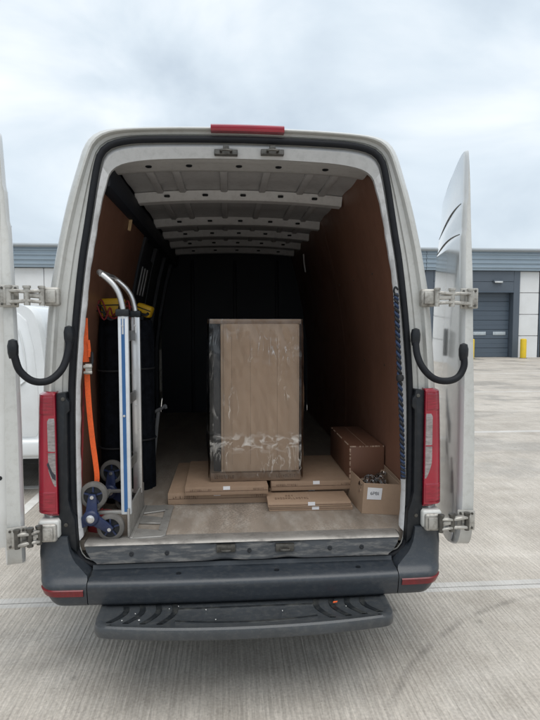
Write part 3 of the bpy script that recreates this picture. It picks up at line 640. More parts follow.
for s in (-1, 1):
    rows = [corner_row(s, z) for z in zs]
    top = [(x*(.97 if abs(x) > .95 else 1), max(y+.05, -.0), z+.004) for x, y, z in rows[-1]]
    rows.append(top)
    bot = [(x*.93, y+.04, .425) for x, y, z in rows[0]]; rows.insert(0, bot)
    b = MB().grid(rows)
    # return along the opening side so the inner edge has depth
    b.grid([[(x, y, z) for x, y, z in [r[0] for r in rows]], [(x, .02, z) for x, y, z in [r[0] for r in rows]]])
    cb = b.build('bumper_corner', M['bumper'], van, ang=34)
    zr = [.486, .492, .505, .520, .527]
    b = MB(); rr_ = []
    for j, z in enumerate(zr):
        o = .006 if 0 < j < 4 else -.004
        full_r = corner_row(s, z, o, x0=.752)
        rr_.append(full_r[:13])
    b.grid(rr_); b.build('reflector', M['refl'], cb, ang=50)
b = MB(); rows = []
czs = [(.425, .03)] + [(z, None) for z in zs if z <= .552] + [(.556, -.098), (.562, -.085), (.560, -.05), (.570, -.012), (.588, -.004), (.592, .02)]
for z, y in czs:
    r = []
    for i in range(31):
        x = -.734+1.468*i/30; yy = (yface(z) if y is None else y); r.append((x, yy - (.014*(1-(x/.734)**2) if yy < -.04 else 0), z))
    rows.append(r)
b.grid(rows); b.build('bumper_centre', M['bumper'], van, ang=34)
for x in (-.32, .15, .55): MB().lathe((x, -.065, .561), (0, 0, 1), [(.012, -.004), (.012, .003), (0, .004)], 12).build('clip', M['blackp'], van)
# rear step
def yfront(x): return -.335 + .055*(abs(x)/.66)**2.2
def step_outline(inset=0):
    r = .055; pts = []
    for i in range(25):
        x = -.615+1.23*i/24; pts.append((x, yfront(x)+inset))
    cr = [(.615+.062*math.sin(a), yfront(.615)+.062*(1-math.cos(a))) for a in [math.pi/2*k/6 for k in range(1, 7)]]
    right = [(x-inset, y+inset) for x, y in cr] + [(.68-inset, -.20), (.683-inset, -.075)]
    left = [(-x, y) for x, y in right[::-1]]
    return left + pts + right
rows = []
for ins, z in ((.030, .378), (.012, .376), (.002, .384), (.0, .395), (.0, .415), (.004, .427), (.014, .433), (.028, .430), (.034, .426)):
    rows.append([(x, y, z) for x, y in step_outline(ins)])
b = MB().grid(rows); k = len(rows[0])
b.f.append(tuple((len(rows)-1)*k+i for i in range(k)))
b.f.append(tuple(range(k))[::-1])
b.grid([[(x, -.075, .378), (x, -.075, .433)] for x in (-.66, .66)])
st = b.build('rear_step', M['step'], van, ang=36)
# curved anti-slip treads at both ends, ribs along the middle
for s in (-1, 1):
    for i in range(4):
        x0 = .625-.075*i
        b = MB(); rows = []
        for q in range(7):
            t = q/6; yy = yfront(x0)+.05 + (-.10-yfront(x0)-.05)*t; bow = .03*math.sin(t*math.pi)*-1 - .05*t
            rows.append([(s*(x0+bow-.026), yy, .4265), (s*(x0+bow-.025), yy, .4305), (s*(x0+bow), yy, .4305), (s*(x0+bow+.001), yy, .4265)])
        b.grid(rows).build('tread', M['stepfoot'], st)
    MB().bb(*sorted((s*.40, s*.46)), -.2, .4, .36, .377).build('step_bracket', M['under'], van)
for i in range(2):
    b = MB(); yy = -.255+.10*i
    b.grid([[(x, yy+dy - .03*(1-(x/.34)**2)*(0 if i else 1), z) for x in [-.32+.64*j/12 for j in range(13)]] for dy, z in ((0, .4262), (.002, .4298), (.016, .4298), (.018, .4262))]).build('tread_rib', M['stepfoot'], st)

# tail lights and black trims
def tl_row(s, z, xi, o, wrap=.20, nfront=6):
    xo = lerp_tab(Bx, z) + o; rc = .06; pts = []
    for i in range(nfront):
        x = xi + (xo-rc-xi)*i/(nfront-1); pts.append((x, -.035-o))
    for i in range(1, 8):
        a = math.pi/2*i/7; pts.append((xo-rc+rc*math.sin(a), -.035-o+.10*(1-math.cos(a))))
    pts.append((xo, wrap))
    return [(s*x, y, z) for x, y in pts]
for s in (-1, 1):
    rows = []
    for z in [.845, .848, .86] + [.88+.54*i/18 for i in range(19)] + [1.432, 1.434]:
        o = .008 if .85 < z < 1.43 else -.012
        r = tl_row(s, z, .882, o)
        rows.append(r)
    b = MB().grid(rows); b.grid([[r[0] for r in rows], [(s*.882, .05, r[0][2]) for r in rows]])
    tl = b.build('tail_light', M['red'], van, ang=36)
    rows = []
    for z in [.985+.33*i/18 for i in range(19)]:
        xe = .938 - .048*max(0, (1.17-z)/.185)**1.7
        o = .0115 if .99 < z < 1.31 else .007
        rows.append([(s*(.884+(xe-.884)*t), -.035-(o if 0 < t < 1 else .007) + (.010*max(0, (.884+(xe-.884)*t-.912)/.02)), z) for t in (0, .05, .3, .5, .7, .95, 1)])
    cl = MB().grid(rows).build('clear_lens', M['clear'], tl, ang=40)
    MB().bb(*sorted((s*.885, s*.928)), -.0480, -.046, 1.150, 1.156).build('lens_divider', M['red'], tl)
    for za_, zb2 in ((1.325, 1.415), (.868, .965)):
        rows = []
        for z in (za_, za_+.004, za_+.012, (za_+zb2)/2, zb2-.012, zb2-.004, zb2):
            o = .0075 if z in (za_, zb2) else .0098
            rows.append([(x*1.0, y, z) for x, y, zq in tl_row(s, z, .889, o)[:9]])
        MB().grid(rows).build('lens_segment', M['redseg'], tl, ang=40)
    if s < 0:
        b = MB(); b.prism([(-.886, -.0485, 1.02), (-.90, -.0485, 1.03), (-.925, -.045, 1.095), (-.918, -.0465, 1.105), (-.90, -.0485, 1.06), (-.886, -.0485, 1.045)], (0, .002, 0)); b.build('cracked_patch', M['ink'], tl)
    b = MB(); b.prism([(s*.802, -.028, .66), (s*.8815, -.028, .735), (s*.8815, -.028, 1.425), (s*.835, -.028, 1.43), (s*.835, -.028, 1.40), (s*.82, -.028, 1.385), (s*.82, -.028, 1.345), (s*.833, -.028, 1.33), (s*.836, -.028, .92), (s*.825, -.028, .87), (s*.808, -.028, .82)], (0, .06, 0))
    tr = b.build('light_trim', M['blackp'], van, bevel=.006)
    for z in (.80, 1.40): MB().lathe((s*.848, -.029, z), (0, -1, 0), [(.009, -.002), (.009, .004), (0, .005)], 12).build('screw', M['greasy'], tr)

# doors ------------------------------------------------------------------
D_h = chaikin([(.72, .575), (.84, .59), (.93, .65), (.968, .78), (.968, 1.0), (.958, 1.4), (.918, 1.86), (.89, 2.02), (.868, 2.14), (.828, 2.35), (.80, 2.49), (.78, 2.60), (.755, 2.655), (.70, 2.662), (.55, 2.668), (.03, 2.675)], 3)
Dz = sorted([(z, x) for x, z in D_h])
def dhx(z): return .968 - lerp_tab(Dz, z)       # hinge-edge offset u at height z
drows = [.577, .585, .60, .62, .65, .70, .76] + [.82+.06*i for i in range(9)] + [1.335, 1.35, 1.365, 1.40, 1.5, 1.6, 1.7, 1.8, 1.9, 2.0, 2.1, 2.17, 2.195, 2.21, 2.225, 2.25, 2.32, 2.36, 2.375, 2.39, 2.43, 2.47, 2.5, 2.53, 2.56, 2.58, 2.60, 2.615, 2.63, 2.643, 2.654, 2.662, 2.67]
tcols = [0, .012, .03, .07, .10, .115, .13, .2, .3, .4, .5, .6, .7, .8, .84, .855, .87, .93, .97, .988, 1]
def sstep(a, b, x):
    t = max(0, min(1, (x-a)/(b-a))); return t*t*(3-2*t)
def door(name_label, H, U, V, bottom_label=None):
    H, U, V = Vector((*H, 0)), Vector((*U, 0)).normalized(), Vector((*V, 0)).normalized()
    W = .94
    def X(u, v, z): return H + U*u + V*v + Vector((0, 0, z - .15*sstep(.1, 1.0, u)*sstep(2.1, 2.6, z)))
    def outer(u, z, t):
        v = -.035*((u-.5)/.5)**2*.6 - .03*max(0, z-1.2)**2*.6
        ins = sstep(.10, .13, u-dhx(z)*.8)*sstep(.87, .84, u)*sstep(1.34, 1.362, z)*sstep(2.222, 2.198, z)
        v -= .005*sstep(2.198, 2.222, z); v -= .005*sstep(2.362, 2.388, z)
        if t == 0 or t == 1: v -= .016
        elif t in (.012, .988): v -= .004
        return v
    ro, ri = [], []
    for z in drows:
        h = dhx(z); a, b_ = [], []
        for t in tcols:
            u = h+(W-h)*t; v = outer(u, z, t); a.append(X(u, v, z))
        m0, m1 = min(h+.012, W), W-.012
        for t in tcols:
            u = m0+(m1-m0)*t; vv = -lerp_tab([(.6, .095), (1.2, .09), (2.0, .07), (2.45, .048), (2.6, .036), (2.67, .03)], z) - .03*max(0, z-1.5)**2
            for z0, z1 in ((.80, 1.28), (1.40, 2.05), (2.15, 2.42)):
                vv += .035*sstep(.11, .16, u-h)*sstep(.87, .82, u)*sstep(z0, z0+.04, z)*sstep(z1, z1-.04, z)
            b_.append(X(u, vv, z))
        ro.append(a); ri.append(b_)
    b = MB().grid(ro); dr = None
    dr = b.build('rear_door', M['door_outer'], van, ang=40)
    MB().grid(ri).build('inner_panel', M['door_inner'], dr, ang=40)
    # hinge-side edge with a rounded outer fold, plus free edge, bottom and top
    e = MB(); rows = []
    for i, z in enumerate(drows):
        p, q = ro[i][0], ri[i][0]; rows.append([p, p+(q-p)*.12+U*.004, p+(q-p)*.5+U*.006, p+(q-p)*.9+U*.002, q])
    e.grid(rows); e.grid([[ro[i][-1], ri[i][-1]] for i in range(len(drows))]); e.grid([ro[0], ri[0]]); e.grid([ro[-1], ri[-1]])
    e.build('door_edge', M['jamb'], dr, ang=45)
    for zc_ in (2.21, 2.375):  # thin dark beads put the shade of the two skin creases in as colour
        MB().tube([X(dhx(zc_)+.07+(.9-dhx(zc_)-.07)*q/14, outer(dhx(zc_)+.07+(.9-dhx(zc_)-.07)*q/14, zc_+.004, .5)+.001, zc_ + .02*math.sin(q/14*math.pi)) for q in range(15)], .003, 6).build('crease_shade_line', M['greasy'], dr)
    # rubber profile along the free edge and inner rim
    MB().tube([X(W-.03, -.08-.03*max(0, z-1.5)**2, z) for z in drows[3:-14]], .011, 8).build('door_rubber', M['rubber'], dr)
    return dr, X
def hinge(dr, X, s, zc, A, vmid, low=False):
    """A: body plate centre; the other plate sits on the door's hinge-side edge"""
    h0 = dhx(zc); B = X(h0-.004, vmid, zc); Uv = (X(1, 0, 0)-X(0, 0, 0)); Vv = (X(0, 1, 0)-X(0, 0, 0))
    MB().bb(A.x-.036, A.x+.036, A.y-.012, A.y+.03, zc-.043, zc+.043).build('hinge_plate', M['hinge'], dr, bevel=.012, seg=3)
    MB().bb(A.x-.024, A.x+.024, A.y-.024, A.y-.013, zc-.030, zc+.030).build('hinge_cap', M['hinge'], dr, bevel=.006)
    Md = Matrix((Uv, Vv, Vector((0, 0, 1)))).transposed()
    MB().box(B-Uv*.004, (.012, .085, .10), Md).build('hinge_plate', M['hinge'], dr, bevel=.005)
    MB().box(B-Uv*.016, (.014, .045, .07), Md).build('hinge_lug', M['hinge'], dr, bevel=.005)
    c = MB(); d = (B-A); k1 = A + Vector((s*.035, -.028, 0)); k2 = A+d*.52+Vector((0, -.03, 0)); k3 = B - Uv*.03
    for dz in (-.027, .024):
        c.bar(k1+Vector((0, 0, dz)), k2+Vector((0, 0, dz*.8)), .030, .014); c.bar(k2+Vector((0, 0, dz*.8)), k3+Vector((0, 0, dz)), .026, .016)
    c.bar(k1, k2+Vector((0, 0, .004)), .016, .022)
    c.build('hinge_link', M['hinge'], dr, bevel=.004, seg=1)
    for kk, r_ in ((k1, .012), (k2, .014), (k3, .012)):
        c = MB(); c.cyl(kk-Vector((0, 0, .042)), kk+Vector((0, 0, .042)), r_, 14); c.lathe(kk+Vector((0, 0, .042)), (0, 0, 1), [(r_+.004, -.006), (r_+.004, .004), (0, .007)], 12)
        c.build('hinge_pin', M['greasy' if low else 'hinge'], dr)
    c = MB()
    for du, dz in ((-.028, .036), (.028, -.036), (.028, .036), (-.028, -.036)): c.lathe(B-Uv*.010+Vv*du+Vector((0, 0, dz)), -Uv, [(.006, -.004), (.006, .004), (0, .005)], 8)
    c.build('hinge_bolt', M['greasy'], dr)
pl = P(23, 310, -.085)
ld, XL = door('left', (pl.x, -.085), (-.40, .917), (.917, .40)); rows_ = []
for z in [.72, .735] + [.8+.1*i for i in range(17)] + [2.47, 2.485]:
    hz = dhx(z)+.035; i_ = .004 if z in (.72, 2.485) else 0
    rows_.append([XL(u, v, z) for u, v in ((hz, -.075), (hz, -.155+i_), (hz+.012, -.163+i_), (.45, -.165+i_), (.84, -.163+i_), (.85, -.075))])
tp_ = MB().grid(rows_); nn_ = len(rows_[0]); tp_.f += [tuple(range(nn_)), tuple((len(rows_)-1)*nn_+i for i in range(nn_))[::-1]]
tp_.build('trim_panel', M['door_inner'], ld, ang=40)
for z in (1.05, 1.45, 1.80, 2.1): MB().lathe(XL(dhx(z)+.036, -.115, z), -(XL(1, 0, 0)-XL(0, 0, 0)), [(.010, -.002), (.010, .003), (.004, .004), (0, .002)], 12).build('trim_clip', M['blackp'], ld)
tag(ld, 'left rear door folded back with its hinge edge and pale trim panel showing')
rd, XR = door('right', (1.045, -.03), (.213, .977), (-.977, .213)); tag(rd, 'right rear door folded back along the side, glossy outer skin showing')
for zc, xa in ((1.875, .885), (.775, .918)):
    hinge(ld, XL, -1, zc, Vector((-xa, -.035 if zc > 1 else -.06, zc)), -.055, zc < 1); hinge(rd, XR, 1, zc, Vector((xa, -.035 if zc > 1 else -.06, zc)), -.055, zc < 1)
# pale lower hinge pads on the pillars
for s in (-1, 1): MB().bb(*sorted((s*.872, s*.972)), -.056, .06, .742, .832).build('hinge_pad', M['jamb'], van, bevel=.015, seg=3)
# door check straps
def strap(pts, dr):
    w = [P(*p) for p in pts]; MB().tube(spline(w, 8), .0165, 14).build('check_strap', M['rubber'], dr)
    for a, bb_ in ((w[0], w[1]), (w[-1], w[-2])):
        dd = Vector((0, 0, -1)); c = a+Vector((0, 0, .018))
        MB().tube([c+Vector((0, 0, .030)), c+Vector((0, 0, .024)), c, c-Vector((0, 0, .03)), c-Vector((0, 0, .055))], [.004, .018, .0235, .0225, .017], 14).build('strap_boot', M['blackp'], dr)
strap([(69, 336, -.03), (68, 352, -.045), (62, 369, -.075), (49, 380.5, -.11), (33, 381, -.14), (20, 371, -.155), (15, 358, -.16), (13, 350, -.16)], ld)
strap([(415.5, 338, -.03), (417, 354, -.05), (423, 368, -.075), (434, 378.5, -.09), (447, 381, -.085), (458, 377, -.07), (464, 366, -.06), (463.5, 353, -.05)], rd)

# ------------------------------------------------------------------ cargo
def marks(parent, o, u, v, w, h, n, m='print', gap=.35, seed=0):
    """illegible printed lettering: a row of small glyph-like strokes, flat print 0.6 mm proud"""
    rnd = random.Random(seed); o, u, v = Vector(o), Vector(u).normalized(), Vector(v).normalized(); nrm = u.cross(v); b = MB(); cw = w/n
    for i in range(n):
        c = o+u*(cw*i); ww = cw*(1-gap)
        k = rnd.choice(('I', 'L', 'E', 'O', 'N', 'T'))
        seg = {'I': [(.4, 0, .6, 1)], 'L': [(0, 0, .25, 1), (.25, 0, 1, .25)], 'E': [(0, 0, .25, 1), (.25, 0, 1, .2), (.25, .4, .9, .6), (.25, .8, 1, 1)], 'O': [(0, 0, .25, 1), (.75, 0, 1, 1), (.25, 0, .75, .2), (.25, .8, .75, 1)], 'N': [(0, 0, .25, 1), (.75, 0, 1, 1), (.25, .4, .75, .7)], 'T': [(.38, 0, .62, .8), (0, .8, 1, 1)]}[k]
        for x0, y0, x1, y1 in seg:
            b.prism([c+u*ww*x0+v*h*y0, c+u*ww*x1+v*h*y0, c+u*ww*x1+v*h*y1, c+u*ww*x0+v*h*y1], nrm*.0006)
    return b.build('printed_lettering', M[m], parent)
def patch(name, parent, o, u, v, w, h, m, th=.0012):
    o, u, v = Vector(o), Vector(u).normalized(), Vector(v).normalized(); nrm = u.cross(v)
    return MB().prism([o, o+u*w, o+u*w+v*h, o+v*h], nrm*th).build(name, M[m], parent)
def flat_carton(label, x0, x1, y0, y1, z0, z1, rot=0, m='card', seam=True, seed=0, text=True, mid=False):
    c = Vector(((x0+x1)/2, y0, z0)); t = thing('flat_carton', label, 'carton', c, 'flat-packed cartons on the load floor')
    t.rotation_euler = (0, 0, rot)
    b = MB(); rnd = random.Random(seed)
    nx, w = 10, x1-x0
    # slightly bowed lid so the carton does not read as a perfect slab
    rows = []
    for zz_, sag in ((z0, 0), (z1, 1)):
        pass
    b.bb(x0, x1, y0, y1, z0+.0005, z1); body_ = b.build('carton_body', M[m], t, bevel=.0035, seg=2)
    if seam:
        MB().bb(x0+.004, x1-.004, y0-.0012, y0+.01, (z0+z1)/2-.0016, (z0+z1)/2+.0016).build('flap_seam', M['print'], t)
        xm = x0+w*(.52+rnd.uniform(-.05, .05))
        MB().bb(xm-.018, xm+.022, y0-.002, y0+.004, z1-.018, z1+.0012).build('paper_sticker', M['white'], t)
    if text:
        marks(t, (x0+.03, y0-.0008, z0+(z1-z0)*.55), (1, 0, 0), (0, 0, 1), w*.26, (z1-z0)*.2, 12, seed=seed)
        marks(t, (x1-w*.18, y0-.0008, z0+(z1-z0)*.56), (1, 0, 0), (0, 0, 1), w*.13, (z1-z0)*.2, 7, seed=seed+1)
    return t
flat_carton('wide flat carton lying on the floor at the bottom left of the tall wrapped box', -.437, .155, .545, 1.25, F, F+.068, seed=1)
flat_carton('smaller flat carton on the wide one, directly under the tall wrapped box', -.333, .150, .492, 1.10, F+.068, F+.118, rot=R(.8), m='card2', seed=4)
a = flat_carton('lowest thin flat carton in front on the right, nearest the sill', .146, .625, .385, .60, F, F+.025, rot=R(-1), seed=6, text=False)
c_ = flat_carton('thin flat carton with dark print on its lid, nearest the sill on the right', .140, .615, .378, .59, F+.025, F+.051, rot=R(-.4), seed=9, text=False)
marks(c_, (.185, .44, F+.0512), (1, 0, 0), (0, 1, 0), .20, .034, 13, seed=11); marks(c_, (.25, .487, F+.0512), (1, 0, 0), (0, 1, 0), .05, .03, 3, seed=12)
MB().bb(.384, .3865, .380, .588, F+.0505, F+.0516).build('tape_line', M['cardedge'], c_)
flat_carton('lower flat carton on the right, behind the thin printed pair', .165, .70, .612, 1.22, F, F+.062, seed=14, text=False)
flat_carton('upper flat carton on the right, wedged under the dark brown long box', .172, .69, .565, 1.20, F+.062, F+.1165, rot=R(.5), m='card2', seed=17, text=True)

# tall wrapped carton
tb = thing('wrapped_carton', 'tall cardboard carton wrapped in clear stretch film standing on flat cartons', 'carton', (.08, .80, F+.119))
z0, z1, yf = F+.1195, 1.778, .598
MB().bb(-.125, .345, yf+.012, 1.02, z0+.05, z1-.004).build('carton_body', M['cardbox'], tb, bevel=.006)
MB().bb(-.108, .335, yf, yf+.0119, z0+.058, z1-.02).build('front_panel', M['cardbox'], tb, bevel=.003)
MB().bb(-.170, -.1255, yf+.03, 1.0, z0+.05, z1-.02).build('edge_guard', M['blackcore'], tb, bevel=.006)
tray = MB().bb(-.187, .352, yf-.006, 1.03, z0, z0+.052).build('base_tray', M['card2'], tb, bevel=.004)
cap_ = MB().bb(-.187, .352, yf-.004, 1.03, z1-.028, z1).build('top_cap', M['card2'], tb, bevel=.004)
marks(tray, (-.165, yf-.0068, z0+.018), (1, 0, 0), (0, 0, 1), .12, .018, 9, seed=21); marks(tray, (.205, yf-.0068, z0+.018), (1, 0, 0), (0, 0, 1), .12, .018, 9, seed=22)
for x in (-.06, .05, .21): MB().bb(x, x+.0016, yf-.0006, yf+.001, z0+.1, z1-.1).build('crease', M['card2'], tb)
b = MB(); nx, nz, ny = 46, 84, 22
def film_pt(x, y, z, nrm):
    p = Vector((x, y, z)); q = Vector((x*9, y*9, z*3.0)); a = noise.noise(q)*.6 + noise.noise(Vector((x*26+z*8, y*26, z*7)))*.5 + noise.noise(Vector((x*40, y*40, z*40)))*.12
    edge = 1
    return p + Vector(nrm)*(.007+.009*max(0, a+.15))
fx0, fx1, fy0, fy1, fz0, fz1 = -.19, .355, yf-.008, 1.034, z0+.012, z1+.001
for side in range(4):
    rows = []
    for j in range(nz+1):
        z = fz0+(fz1-fz0)*j/nz; r = []
        k = nx if side % 2 == 0 else ny
        for i in range(k+1):
            t = i/k; bul = math.sin(math.pi*min(1, max(0, (z-fz0)/(fz1-fz0))))
            if side == 0: r.append(film_pt(fx0+(fx1-fx0)*t, fy0, z, (0, -1, 0)))
            elif side == 2: r.append(film_pt(fx0+(fx1-fx0)*t, fy1, z, (0, 1, 0)))
            elif side == 1: r.append(film_pt(fx0-.012*bul, fy0+(fy1-fy0)*t, z, (-1, 0, 0)))
            else: r.append(film_pt(fx1+.006*bul, fy0+(fy1-fy0)*t, z, (1, 0, 0)))
        rows.append(r)
    b.grid(rows)
b.build('stretch_film', M['film'], tb, ang=180)

# long dark box
lz = F+.118
lb = thing('long_carton', 'long dark brown box with worn pale edges lying against the right plywood wall', 'carton', (.755, .9, lz))
MB().bb(.650, .862, .575, 1.20, lz, lz+.205).build('carton_body', M['carddark'], lb, bevel=.004)
b = MB(); rnd = random.Random(5)
for i in range(22):
    t = i/22
    if rnd.random() < .75: b.bb(.650+.212*t, .650+.212*(t+rnd.uniform(.02, .045)), .5735, .580, lz+.199, lz+.2062)
    if rnd.random() < .7: b.bb(.6485, .656, .5735, .582, lz+.195*t, lz+.195*(t+rnd.uniform(.02, .045)))
    if rnd.random() < .5: b.bb(.6486, .653, .575+.6*t, .575+.6*(t+.03), lz+.200, lz+.2061)
tag(b.build('worn_edge', M['cardedge'], lb), kind='stuff')
MB().bb(.75, .752, .577, 1.19, lz+.2045, lz+.2058).build('lid_seam', M['cardedge'], lb)

# open carton
ob = thing('open_carton', 'open cardboard carton with a white paper label in the right corner by the sill', 'carton', (.765, .43, F))
A0, A1, B1, B0 = Vector((.660, .318, F)), Vector((.868, .275, F)), Vector((.868, .565, F)), Vector((.642, .615, F))
T = [p+Vector((dx, dy, .175)) for p, dx, dy in ((A0, .012, -.008), (A1, .002, -.008), (B1, .0, .01), (B0, .012, .01))]
base4 = [A0, A1, B1, B0]
cen = sum(base4, Vector())/4
def wall(i, j, nm='carton_wall', th=.006):
    a, b_, c, d = base4[i], base4[j], T[j], T[i]; n_ = (b_-a).cross(d-a).normalized()
    if n_.dot(cen-a) < 0: n_ = -n_
    return MB().prism([a, b_, c, d], n_*th).build(nm, M['card'], ob, bevel=.0015, seg=1)
for i in range(4): wall(i, (i+1) % 4)
MB().prism([p+Vector((0, 0, .002)) for p in base4], (0, 0, .006)).build('carton_base', M['card'], ob)
# flaps: rear one stands up a little, right one leans on the wall
MB().prism([T[1], T[2], T[2]+Vector((-.004, .0, .03)), T[1]+Vector((-.004, 0, .02))], (-.004, 0, 0)).build('carton_flap', M['card'], ob)
MB().prism([T[3], T[2], T[2]+Vector((-.03, .055, .012)), T[3]+Vector((.02, .06, .02))], (0, .001, .004)).build('carton_flap', M['card'], ob)
fu = (A1-A0).normalized(); fv = (T[0]-A0).normalized(); fn = fu.cross(fv).normalized()
if fn.y > 0: fn = -fn
lo = A0+fu*.022+fv*.085+fn*.0012
lbq = MB().prism([lo, lo+fu*.078, lo+fu*.08+fv*.066, lo+fv*.068], fn*.0012).build('paper_label', M['white'], ob)
cu = bpy.data.curves.new('label_text', 'FONT'); cu.body = '6PBI'; cu.size = .027; cu.extrude = .0002; cu.align_x = 'CENTER'; cu.align_y = 'CENTER'
to = bpy.data.objects.new('tmp', cu); col.objects.link(to); dg = bpy.context.evaluated_depsgraph_get(); tm = bpy.data.meshes.new_from_object(to.evaluated_get(dg)); bpy.data.objects.remove(to)
tm.materials.clear(); tm.materials.append(M['ink'])
tx = bpy.data.objects.new('label_lettering', tm); col.objects.link(tx); tx.parent = lbq
fv2 = fn.cross(fu); Mt = Matrix((fu, fv2 if fv2.z > 0 else -fv2, fn)).transposed().to_4x4(); Mt.translation = lo+fu*.04+fv*.034+fn*.0018 - base_of(ob); tx.matrix_local = Mt
# crumpled clear bags inside
b = MB()
for k in range(4):
    c = Vector((.70+.045*k, .38+.05*(k % 2)+.03*k, F+.13)); rows = []
    for j in range(9):
        th = math.pi*j/8; rows.append([c + Vector((math.sin(th)*math.cos(q), math.sin(th)*math.sin(q), math.cos(th)*1.1))*(.042*(1+.55*noise.noise(Vector((math.cos(q)*2.2+k*9, math.sin(q)*2.2, th*2.2))))) for q in [2*math.pi*i/14 for i in range(14)]])
    b.grid(rows, True)
cbag = b.build('clear_plastic_bag', M['film'], ob, ang=25)

# ------------------------------------------------------------------ stair-climbing hand truck
ht = thing('hand_truck', 'aluminium stair climbing hand truck with blue three wheel hubs inside the left side', 'hand truck', (-.60, .28, F))
zt_ = 1.79
YN, YR = .085, .43
for y in (YN, YR):
    b = MB(); b.bb(-.612, -.562, y-.012, y+.016, F+.115, zt_); rl_ = b.build('rail', M['aluw' if y == YN else 'alu'], ht, bevel=.005)
    if y == YN: MB().bb(-.596, -.579, y-.0135, y-.0118, F+.13, zt_-.015).build('stripe', M['bluestripe'], rl_)
    for z in (zt_-.05, 1.30): MB().lathe((-.588, y-.013, z), (0, -1, 0), [(.006, -.001), (.006, .004), (0, .005)], 10).build('rivet', M['bolt'], rl_)
hp_ = [(-.588, 1.70), (-.588, 1.80), (-.590, 1.835), (-.605, 1.895), (-.632, 1.940), (-.668, 1.975), (-.685, 1.988)]
for y in (YN, YR): MB().tube(spline([(x, y, z) for x, z in hp_], 6), .0145, 14).build('handle', M['alu'], ht)
MB().tube(spline([(-.685, YN, 1.988), (-.70, YN+.02, 2.0), (-.702, YN+.06, 2.0), (-.702, YR-.06, 2.0), (-.70, YR-.02, 2.0), (-.685, YR, 1.988)], 6), .0145, 12).build('grip_bar', M['alu'], ht)
MB().bb(-.622, -.556, YN-.02, YN+.03, zt_-.004, zt_+.032).build('clamp', M['blackp'], ht, bevel=.008)
MB().bb(-.622, -.556, YR-.02, YR+.03, zt_-.004, zt_+.032).build('clamp', M['blackp'], ht, bevel=.008)
for z in (1.66, 1.33, .985):
    MB().bb(-.600, -.590, YN+.016, YR-.012, z, z+.055).build('cross_bar', M['greasy'], ht, bevel=.003)
# axle frame and toe plate
b = MB(); b.bb(-.765, -.575, YN-.01, YN+.01, F+.118, F+.135); b.bb(-.765, -.575, YR-.01, YR+.01, F+.118, F+.135); b.cyl((-.748, YN-.04, F+.117), (-.748, YR+.05, F+.117), .011, 14)
b.build('axle_frame', M['toe'], ht, bevel=.003)
b = MB(); b.bb(-.580, -.568, YN-.03, YR+.09, F+.003, F+.15); b.build('toe_backplate', M['toe'], ht, bevel=.005)
# toe plate with two openings: frame of bars
b = MB(); x0, x1, y0, y1 = -.568, -.395, .052, .520; za, zb_ = F+.002, F+.010
b.prism([(x0, y0-.01, za), (x0+.015, y0-.012, za), (x0+.015, y1, za), (x0, y1, za)], (0, 0, .010))
b.prism([(x0+.015, y0-.012, za), (x1-.02, y0, za), (x1, y0+.02, za), (x1-.002, y0+.075, za), (x0+.015, y0+.115, za)], (0, 0, .008))
b.prism([(x0+.015, y1-.13, za), (x1-.005, y1-.075, za), (x1, y1-.02, za), (x1-.02, y1, za), (x0+.015, y1, za)], (0, 0, .008))
b.prism([(x0+.015, (y0+y1)/2-.04, za), (x1-.045, (y0+y1)/2-.055, za), (x1-.045, (y0+y1)/2+.03, za), (x0+.015, (y0+y1)/2+.075, za)], (0, 0, .008))
b.prism([(x1-.045, y0+.074, za), (x1-.002, y0+.074, za), (x1-.003, y1-.076, za), (x1-.045, y1-.076, za)], (0, 0, .008))
b.build('toe_plate', M['toe'], ht, bevel=.002, seg=1)
def tri_wheel(yc, s):
    hub = Vector((-.748, yc, F+.117)); b = MB()
    dirs = [Vector((math.sin(a), 0, math.cos(a))) for a in (R(4), R(124), R(244))]
    tips = [hub+d*.104 for d in dirs]
    # spider: three tapered arms round a hub disc
    poly = []
    for i, d in enumerate(dirs):
        a = math.atan2(d.x, d.z)
        for da, rr in ((-.9, .036), (-.22, .098), (-.12, .118), (.12, .118), (.22, .098), (.9, .036)):
            poly.append(hub+Vector((math.sin(a+da)*rr, -s*.0, math.cos(a+da)*rr)))
    sd_ = Vector((0, -.02, 0)); b.prism([p+Vector((0, -.024, 0)) for p in poly], (0, -.014, 0)); b.lathe(hub+Vector((0, -.024, 0)), (0, -1, 0), [(.040, 0), (.040, .016), (.032, .026), (0, .028)], 20)
    hb_ = b.build('hub_spider', M['bluep'], ht, bevel=.003)
    b = MB(); b.lathe(hub+Vector((0, -.05, 0)), (0, -1, 0), [(.020, -.004), (.020, .003), (.012, .006), (.012, .010), (0, .011)], 14); b.build('hub_bolt', M['bolt'], hb_)
    for tp in tips:
        w = MB().lathe(tp, (0, -1, 0), [(.046, -.018), (.058, -.018), (.066, -.012), (.068, 0), (.066, .012), (.058, .018), (.046, .018)], 32).build('wheel', M['tyre'], ht)
        b = MB(); b.lathe(tp, (0, -1, 0), [(.0, -.010), (.047, -.012), (.047, .012), (.038, .010), (.020, .012), (.018, .018), (0, .018)], 24)
        b.build('rim', M['blackp'], w)
        for q in range(5):
            a = 2*math.pi*q/5; MB().bar(tp+Vector((math.sin(a)*.012, -.014, math.cos(a)*.012)), tp+Vector((math.sin(a)*.046, -.014, math.cos(a)*.046)), .008, .006, up=(0, 1, 0)).build('spoke', M['bluep'], w)
        MB().lathe(tp+Vector((0, -.038, 0)), (0, -1, 0), [(.009, -.003), (.009, .006), (0, .007)], 10).build('wheel_bolt', M['bolt'], w)
tri_wheel(.068, 1); tri_wheel(.490, 1)

